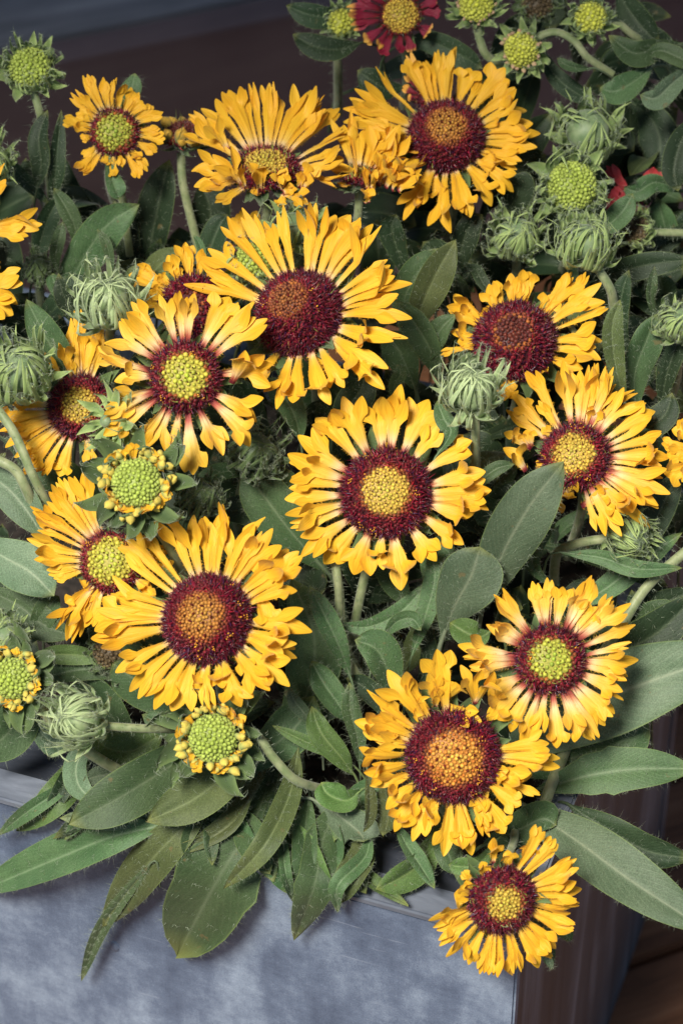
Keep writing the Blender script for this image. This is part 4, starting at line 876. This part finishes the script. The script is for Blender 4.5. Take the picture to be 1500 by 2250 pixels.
flower('flower seen from the side with petals standing up like a crown, top middle', *Z3['F2'], (710, 740), 285, (-.01, .72), .48, 'gold', .66, .50,
  [(420,125,130),(522,88,60),(350,115,60),(600,78,75),(730,75,95),(800,92,75),(832,112,70),(990,140,105),(1085,130,150),(1200,178,40),(1285,240,110),(1165,270,120),(1250,340,120),(1385,485,110),(1320,620,110),(1435,700,150),(1385,890,70),(1280,850,110),(1130,700,170,1000,900,120),(1010,735,90,980,890,100),(1200,760,110,1020,900,80),(240,230,130),(110,315,80),(230,335,150,400,600,60),(60,460,140),(100,700,140),(330,610,150,520,880,150),(460,680,80,540,900,140),(130,850,150),(200,930,110),(290,1030,100),(600,690,150,650,930,150),(705,715,65,690,910,120),(590,900,120,680,915,30),(775,770,140,830,900,120),(870,740,110,830,900,110),(1055,1000,130,850,930,80),(940,880,110,850,930,60),(820,1045,100,850,930,40)],
  z=-250, youth=2, pol=0, srad=11, stem=[(588, 440, -270), (586, 500, -330), (590, 640, -520)])
flower('flower in soft shade with gold centre and wide wine red dome, right of top centre', *Z3['F3'], (765, 670), 300, (0, .36), .80, 'amber', .50, .28,
  [(480,130,110),(640,190,70),(580,140,80),(620,100,90),(760,62,110),(808,45,50),(690,80,80),(935,180,140),(1030,245,70),(1180,195,140),(1250,330,110),(1345,430,120),(1160,560,60),(1370,580,140),(1430,645,110),(1400,740,110),(1300,840,100),(1260,895,120),(1250,1035,120),(1130,840,130,980,860,60),(1090,1125,130),(1050,1000,110),(930,1230,130),(740,1325,140),(870,1260,80),(740,1090,130,700,930,40),(460,1250,110),(560,1190,80),(110,370,120),(205,260,55),(60,430,90),(30,540,120),(130,420,90),(210,620,120),(290,690,120)],
  z=-360, pol=0, wk=.98)
flower('flower with broad wine red button dome above the closed green bud, right side', *Z3['F9'], (650, 650), 340, (-.10, .34), .80, 'dark', .42, .28,
  [(165,280,120),(150,400,130),(170,580,130),(430,225,120),(400,400,90),(490,180,100),(610,145,120),(680,200,70),(760,110,120),(740,220,60),(950,290,150),(1075,125,90),(1145,165,120),(1215,150,70),(1310,240,140),(1370,385,60),(1240,330,100),(1310,630,140),(1290,770,170),(1150,860,120),(90,740,60),(220,660,120),(700,930,130),(860,890,120),(560,1090,150),(620,1030,100),(470,1000,110)],
  z=-110, pol=0)
flower('shaded flower at the left edge partly behind a green bud and its neighbour', *Z3['F7'], (890, 1270), 380, (-.08, .16), .55, 'gold', .55, .55,
  [(630,490,160),(765,770,110),(510,640,90),(700,400,120),(880,200,110),(790,290,130),(1000,430,200),(1160,460,110),(1120,300,110),(0,1240,180),(-60,1420,170),(-20,1520,130),(30,1660,160),(170,1830,150),(160,1700,90),(280,1960,180),(340,1830,120),(650,2030,180),(480,2060,140),(250,2080,130),(1000,1950,150)],
  z=-60, pol=3)
flower('flower with yellow centre tucked behind the knobbed green bud, lower left', *Z3['F11'], (810, 1080), 285, (-.12, .10), .42, 'lime', .74, .50,
  [(520,275,130),(440,345,90),(325,340,100),(260,430,110),(265,500,110),(200,600,80),(120,590,90),(110,690,130),(95,850,150),(165,775,60),(150,1000,60),(140,1080,130),(250,1160,110),(310,1230,100),(545,1300,110),(450,1505,170),(270,1650,60),(350,1760,130),(450,1780,90),(600,1690,120),(740,1720,120),(1170,890,110),(1290,1000,120),(1380,1180,130),(1210,1090,120),(1150,1330,150),(1230,1400,110),(640,1450,90)],
  z=110, youth=1, pol=3)
flower('side-on flower squeezed between the crown shaped flower and its shaded neighbour', *Z3['F3'], (160, 960), 150, (.06, .88), .4, 'gold', .60, .40,
  [(140,590,90),(70,540,60),(0,560,80),(390,590,95),(455,620,60),(540,690,110),(615,760,120),(640,880,130),(620,960,110),(560,1000,100),(300,780,70,290,1010,100),(390,800,90,290,1010,100),(230,870,90,230,1040,90),(170,880,60,220,1040,60),(170,1040,110,210,1130,50),(260,1060,100,210,1140,50),(470,900,130,380,1040,60),(510,830,110,400,1000,70),(20,1030,70),(90,1000,60),(-60,880,110),(250,620,90),(310,690,90),(480,780,110),(350,640,100),(420,860,150,330,1020,60),(560,930,130,420,1040,50),(120,830,90,140,1000,80),(310,900,110,270,1050,80),(500,720,110)],
  z=-270, youth=2, pol=0, wk=1.25)
flower('dim flower mostly hidden behind the lime centred flower and the dark dome', *Z3['PX'], (425, 672), 78, (0, .30), .5, 'dark', .3, .3,
  [(368,560,38),(400,535,32),(418,540,30),(385,590,26),(306,583,22),(345,603,26),(280,605,44),(325,640,36),(290,655,36),(445,545,24),(480,560,30)], z=-90, pol=0)
flower('flower cut by the left edge, its petal tips reaching in below the top left bud', *Z3['PX'], (-78, 505), 60, (.1, .3), .5, 'gold', .5, .4,
  [(90,470,34),(92,493,24),(62,516,34),(12,395,38),(-10,520,34),(8,360,14)], z=-150, pol=0)
flower('flower cut by the left edge, rounded petal tips above the dark leaf gap', *Z3['PX'], (-100, 610), 66, (.1, .2), .5, 'gold', .5, .4,
  [(52,612,38),(46,654,44),(28,690,44),(0,575,30),(-20,700,40)], z=-60, pol=0)
flower('flower cut by the right edge beside the leaf covered flower', *Z3['PX'], (1585, 985), 72, (-.1, .1), .5, 'gold', .5, .4,
  [(1450,975,26),(1462,1000,40),(1458,1045,44),(1478,940,40),(1494,915,36),(1490,1010,40),(1500,1060,40)], z=40, pol=0)
flower('sliver of an orange flower showing behind the green stem above the largest dome', *Z3['PX'], (548, 555), 40, (0, .4), .5, 'dark', .3, .4,
  [(520,470,30),(545,462,34),(562,480,30),(510,500,24)], z=-330, pol=0, stem=None)
flower('dark red flower with yellow tipped petals at the top edge', *Z3['PX'], (880, 33), 50, (.06, .08), .50, 'gold', .90, .98,
  [(762,8,24),(756,30,22),(770,58,24),(796,92,26),(835,122,26),(874,122,24),(905,112,20),(945,70,30),(920,55,26),(968,22,28),(966,-4,26),(800,-25,26),(850,-50,26),(920,-45,26),(780,-8,24),(940,-30,24),(820,105,18)], z=-480, pol=0, mat='petal_red', stem='auto', group='dark red flowers at the back', youth=0, wk=1.05)
flower('crimson flower mostly hidden in the shade by the right edge', *Z3['PX'], (1400, 455), 22, (.1, .2), .5, 'dark', .3, .8,
  [(1332,365,30),(1326,432,44),(1350,410,34),(1455,378,34),(1432,362,26),(1352,470,30),(1375,500,24)], z=-470, pol=0, mat='petal_crimson', group='dark red flowers at the back', stem=None)
flower('small pale pink tinged flower half hidden at the top of the shaded flower', *Z3['PX'], (935, 215), 26, (-.2, .2), .5, 'dark', .3, .8,
  [(900,115,18),(892,165,18),(884,190,20),(895,215,16),(915,140,16)], z=-430, pol=0, mat='petal_red', group='dark red flowers at the back', stem=None)

# ---------------------------------------------------------------- buds
def petal_bud(parent, n, R, ring, count, size, colr, jitter=.12):
    e1, e2 = basis(n); m = PB[colr]
    for k in range(count):
        a = 2 * math.pi * k / count + rng.normal(0, jitter); rr = ring * rng.uniform(.93, 1.1); x = e1 * math.cos(a) + e2 * math.sin(a); y = np.cross(n, x)
        dr = nrm(x * rng.uniform(.2, 1.1) + n * rng.uniform(.3, 1.0) + .35 * rng.normal(size=3)); y2 = nrm(np.cross(dr, x + .01 * n)); x2 = np.cross(y2, dr)
        s = R * S0 * size * rng.uniform(.65, 1.3); p = (x * R * rr + n * R * rng.uniform(-.05, .22))
        Mx = np.stack([AX @ x2, AX @ y2, AX @ dr], 1) * s; o = put('petal', m[int(rng.integers(0, len(m)))], parent); wp = AX @ p * S0
        o.matrix_local = Matrix([list(Mx[r]) + [wp[r]] for r in range(3)] + [[0, 0, 0, 1]])
def knot(c1, c2, seed):
    r = np.random.default_rng(seed); v = []; cc = []; ns = 8; nr = 7
    for i in range(nr + 1):
        t = i / nr; rad2 = (.42 + .30 * math.sin(math.pi * min(1, t * 1.05))) * (1 if t < .7 else 1 - ((t - .7) / .3) ** 2 * .85)
        for j in range(ns):
            a = 2 * math.pi * j / ns; k = 1 + (.13 if j % 3 == 0 else -.05); v.append((rad2 * k * math.cos(a) * .9, rad2 * k * math.sin(a) * 1.1, t * 2.0 - .4)); cc.append(lerp(c1, c2, sm(t * 1.3)) * (1.0 if j % 3 else .8))
    v.append((0, 0, 1.7)); cc.append(np.array(c2)); f = [(i * ns + j, i * ns + (j + 1) % ns, (i + 1) * ns + (j + 1) % ns, (i + 1) * ns + j) for i in range(nr) for j in range(ns)]
    f += [(nr * ns + j, nr * ns + (j + 1) % ns, (nr + 1) * ns) for j in range(ns)]
    v = np.array(v); v[:, 0] += .22 * (v[:, 2] / 1.5) ** 2 * r.normal(); return mesh('knot', v, f, [M['floret']], colr=np.array(cc))
PB = {'y': [knot((.34, .42, .12), (.68, .54, .09), k) for k in range(4)], 'p': [knot((.40, .40, .14), (.52, .34, .20), k) for k in range(3)], 'o': [knot((.14, .18, .05), (.60, .36, .04), k) for k in range(3)]}
def bud(label, x, y, R, t, kind, z=None, stem='auto', srad=9.5, lit='bract', smat='stem', disc_kind='bud', name='flower_bud', tz_neg=False, rows=None, core=.74):
    z = canopy(y) + 20 if z is None else z; n = tilt(*t)
    if tz_neg: n[2] *= -1
    e, org = head(name, x, y, z, label, 'flower bud', GRP_B)
    if kind == 'closed':
        bg = Bag(); v, f = dome(n, *basis(n), R * core, R * core * .85, end=2.6); bg.add(v, f); put('core', bg.build('core', [M[lit]]), e)
        for kk, ct, sc_ in rows or (('in', 9, .72), ('in', 12, .84), ('in', 14, .95), ('mid', 13, .98), ('mid', 11, 1.06), ('curl', 10, 1.0), ('out', 5, .95)): bract_row(e, n, R, kk, lit, ct, sc_)
    elif kind == 'open':
        disc(e, n, R * .76, R * .42, disc_kind, 1.0); bristles(e, n, R * .79, R * .40, .97, 46, (.32, .40, .12), R * .34)
        for kk, ct, sc_ in rows or (('lip', 15, .86), ('lip', 13, .96), ('mid', 11, .88), ('curl', 9, .80), ('star', 8, .86)): bract_row(e, n, R, kk, lit, ct, sc_)
    elif kind == 'knots':
        disc(e, n, R * .64, R * .40, disc_kind, 1.0); bristles(e, n, R * .68, R * .38, .97, 40, (.34, .42, .14), R * .30)
        petal_bud(e, n, R, .69, 20, .125, 'y', .3); petal_bud(e, n, R, .80, 20, .14, 'y', .3); petal_bud(e, n, R, .92, 5, .13, 'y', .5)
        for k in range(15):
            a = 2 * math.pi * k / 15 + rng.normal(0, .12); e1_, e2_ = basis(n); x = e1_ * math.cos(a) + e2_ * math.sin(a); L_ = R * rng.uniform(.22, .42)
            o = put('petal', petal_mesh(org, x * R * .66 + n * R * .02, x * (R * .66 + L_) + n * R * rng.uniform(.05, .38), R * rng.uniform(.30, .46), n, M['petal']), e); o['blush'] = .25
        for kk, ct, sc_ in rows or (('lip', 12, .86), ('star', 9, .92), ('star', 8, 1.02)): bract_row(e, n, R, kk, 'calyx', ct, sc_)
    elif kind == 'pinkish':
        disc(e, n, R * .80, R * .55, 'yellow', 1.0); petal_bud(e, n, R, .84, 20, .12, 'p')
        for kk, ct, sc_ in (('curl', 12, .80), ('star', 11, .90), ('out', 8, .85)): bract_row(e, n, R, kk, lit, ct, sc_)
    elif kind == 'crown':
        disc(e, n, R * .8, R * .5, 'dark', .9); petal_bud(e, n, R, .80, 16, .30, 'o', .2); bristles(e, n, R, R * .4, .95, 50, (.16, .19, .06), R * .6)
        for kk, ct, sc_ in (('ring', 10, .85), ('star', 8, .8)): bract_row(e, n, R, kk, 'calyx', ct, sc_)
    if kind != 'closed':
        bb = Bag(); v, f = dome(-n, *basis(n), R * .74, R * .5, end=1.6); bb.add(v, f); put('receptacle', bb.build('receptacle', [M['calyx']]), e)
    if stem == 'auto': stem_part(e, org, default_stem(org, n, R * .9), srad, smat)
    elif stem:
        stem_part(e, org, stem, srad, smat)
    return e
bud('green bud with beaded open centre on a tall stem, top left corner', 66, 148, 62, (-.05, .22), 'open', z=-330, stem=[(70, 190, -345), (88, 250, -360), (102, 330, -420), (112, 430, -520)], lit='bract')
bud('closed hairy bud with long side bract, left of the lime centred flower', 236, 655, 62, (-.04, .62), 'closed', z=40, lit='bract_lit')
bud('closed round bud with crossed bract tips at the left edge', 38, 812, 66, (-.10, .40), 'closed', z=80, lit='bract')
bud('knobbed bud ringed with yellow petal knots, between the two left flowers', 300, 1062, 82, (-.03, .22), 'knots', z=260, stem=[(310, 1110, 200), (345, 1160, 170), (385, 1225, 120), (430, 1320, -60)], srad=11)
bud('knobbed bud ringed with yellow petal knots, under the purple domed flower', 468, 1622, 80, (-.05, .02), 'knots', z=240, stem=[(500, 1620, 200), (560, 1615, 195), (600, 1665, 180), (650, 1715, 150), (720, 1738, 60)], srad=11)
bud('knobbed bud turned to the lower left, at the left edge', 28, 1490, 70, (-.35, -.08), 'knots', z=200, stem=[(50, 1510, 170), (100, 1570, 150), (190, 1650, 110), (290, 1710, 60)], srad=13)
bud('closed pale bud turned to the left on a level stem, lower left', 165, 1578, 56, (-.60, .15), 'closed', z=250, lit='bract_lit', stem=[(185, 1588, 240), (250, 1597, 235), (345, 1602, 200), (430, 1600, 60)], srad=10)
bud('closed pale hairy bud on a short upright stem, between the two big right flowers', 1037, 850, 58, (0, .58), 'closed', z=120, lit='bract_lit', stem=[(1040, 890, 100), (1044, 930, 80), (1044, 975, 50), (1046, 1050, -60)], srad=10)
bud('green bud with beaded open centre, lower one of the stacked pair on the right', 1256, 408, 74, (.02, .08), 'open', z=-280, lit='bract')
bud('bristly green bud, upper one of the stacked pair on the right', 1290, 285, 68, (0, .45), 'closed', z=-350, lit='bract', rows=(('in', 9, .9), ('mid', 11, .95), ('mid', 9, 1.0), ('curl', 9, .9), ('star', 9, .9)))
bud('small closed bud in shade, left of the tilted hairy bud', 1135, 515, 54, (0, .40), 'closed', z=-240, lit='bract')
bud('hairy bud leaning away on a bent pale stem above the wine red dome', 1285, 530, 58, (.10, .75), 'closed', z=-120, lit='bract', stem=[(1290, 562, -125), (1318, 598, -130), (1342, 640, -150), (1350, 690, -200)], srad=11)
bud('yellow bud turned left on an arching stem, top right', 1146, 108, 50, (-.42, -.18), 'pinkish', z=-430, stem=[(1165, 95, -450), (1190, 76, -452), (1225, 70, -455), (1262, 90, -460), (1290, 125, -470), (1345, 162, -500)], srad=9)
bud('bud with yellow green disc cut by the top edge', 1045, 12, 50, (0, .30), 'pinkish', z=-460, stem=[(1048, 60, -470), (1055, 90, -480), (1068, 120, -490), (1102, 146, -520)], srad=10)
bud('round yellow bud with pale bracts at the top right edge', 1298, 38, 48, (-.15, .05), 'open', z=-450, disc_kind='yellow', stem=[(1320, 40, -470), (1355, 48, -475), (1385, 72, -490), (1420, 95, -520)], srad=9)
bud('blurred yellow green bud left of the dark red flower', 748, 48, 40, (.1, .1), 'open', z=-540, disc_kind='yellow')
bud('dark closed bud with spreading bracts under the lime centred flower', 562, 990, 54, (.25, .40), 'closed', z=10, lit='calyx')
bud('green bud on a curved stem under the leaf covered flower', 1388, 1180, 46, (.45, -.30), 'closed', z=0, lit='bract', stem=[(1365, 1180, -20), (1330, 1184, -30), (1270, 1194, -60), (1225, 1215, -120), (1215, 1280, -200)], srad=11)
bud('closed bud cut by the right edge', 1492, 705, 44, (0, .50), 'closed', z=-60, lit='bract')
bud('bracts of a bud showing at the left edge under the top left bud', -22, 350, 48, (.2, .3), 'closed', z=-240, lit='bract')
bud('crown of unopened dark yellow petals on a long stem, between the two top left flowers', 408, 300, 62, (0, .86), 'crown', z=-420, stem=[(398, 335, -430), (400, 390, -440), (412, 450, -460), (432, 530, -490), (445, 600, -520)], srad=10)
bud('star of green bracts behind the largest dome, right part', 648, 500, 50, (.1, .5), 'closed', z=-170, lit='bract', rows=(('in', 8, .9), ('mid', 10, 1.1), ('curl', 10, 1.05), ('star', 9, 1.0)))
bud('hairy bud behind the largest dome, left part', 555, 575, 54, (0, .2), 'open', z=-110, lit='bract')
bud('leafy green bracts lying over the shaded left flower', 232, 925, 44, (-.55, -.05), 'closed', z=150, lit='bract', rows=(('mid', 8, .9), ('star', 8, 1.1), ('out', 7, 1.1)), core=.3)
bud('curling green bracts low at the left edge', 8, 1400, 46, (.1, .3), 'closed', z=80, lit='bract')
bud('spiky green bud low between the lime centred flower and the purple dome', 440, 1090, 44, (.1, .5), 'closed', z=60, lit='calyx')
bud('blurred bud in deep shade at the left', 88, 590, 34, (0, .5), 'closed', z=-360, lit='calyx')
bud('backward facing bracts on a level stem at the right edge', 1400, 505, 42, (-.6, .2), 'open', z=-420, lit='bract', disc_kind='brown', stem=[(1410, 508, -440), (1450, 510, -440), (1530, 512, -450)], srad=9)
bud('brown faded flower head in the shade under the yellow petals, lower left', 245, 1430, 52, (0, .1), 'open', z=10, lit='calyx', disc_kind='brown', name='faded_flower_head')
bud('blurred brown faded head at the top edge', 1180, 8, 48, (0, .1), 'open', z=-560, lit='calyx', disc_kind='brown', name='faded_flower_head')

# loose stems that show between the leaves
for label, pts, r in (
    ('pale thick stem rising to the right edge beside the lime centred right flower', [(1190, 1600, -160), (1340, 1412, -60), (1420, 1290, -40), (1520, 1200, 0)], 12),
    ('upright stem below the central flower, left one of two', [(735, 1230, 10), (745, 1300, 0), (750, 1380, -10), (775, 1470, -20), (830, 1540, -100)], 11),
    ('stem below the central flower, right one of two', [(815, 1210, 0), (800, 1270, -20), (785, 1340, -60), (770, 1420, -120)], 11),
    ('thin stem sloping down at the left edge', [(-20, 880, 60), (30, 950, 60), (70, 1040, 50), (110, 1120, 0)], 11),
    ('bent stem at the left edge under the thin one', [(-20, 1005, 60), (30, 1030, 60), (55, 1070, 50), (80, 1130, 0)], 12),
    ('cut stem stub right of the purple domed flower', [(632, 1518, 60), (655, 1555, 40), (685, 1600, 0)], 11),
    ('shaded hairy stem right of the lower right flower', [(1270, 1560, -60), (1240, 1650, -20), (1205, 1740, 20), (1185, 1800, 10)], 14),
    ('shaded stem behind the round flower, left', [(260, 390, -360), (272, 460, -400), (285, 560, -460)], 9),
    ('upright stem behind the wine red dome', [(1240, 700, -200), (1290, 760, -220), (1300, 700, -230)], 7)):
    p0 = V(pts[0][0], -pts[0][1], pts[0][2]); e = empty('lone_stalk', W(*pts[0])); tag(e, label, 'stem', 'loose flower stems')
    stem_part(e, p0, pts, r, 'stem', name='stem')
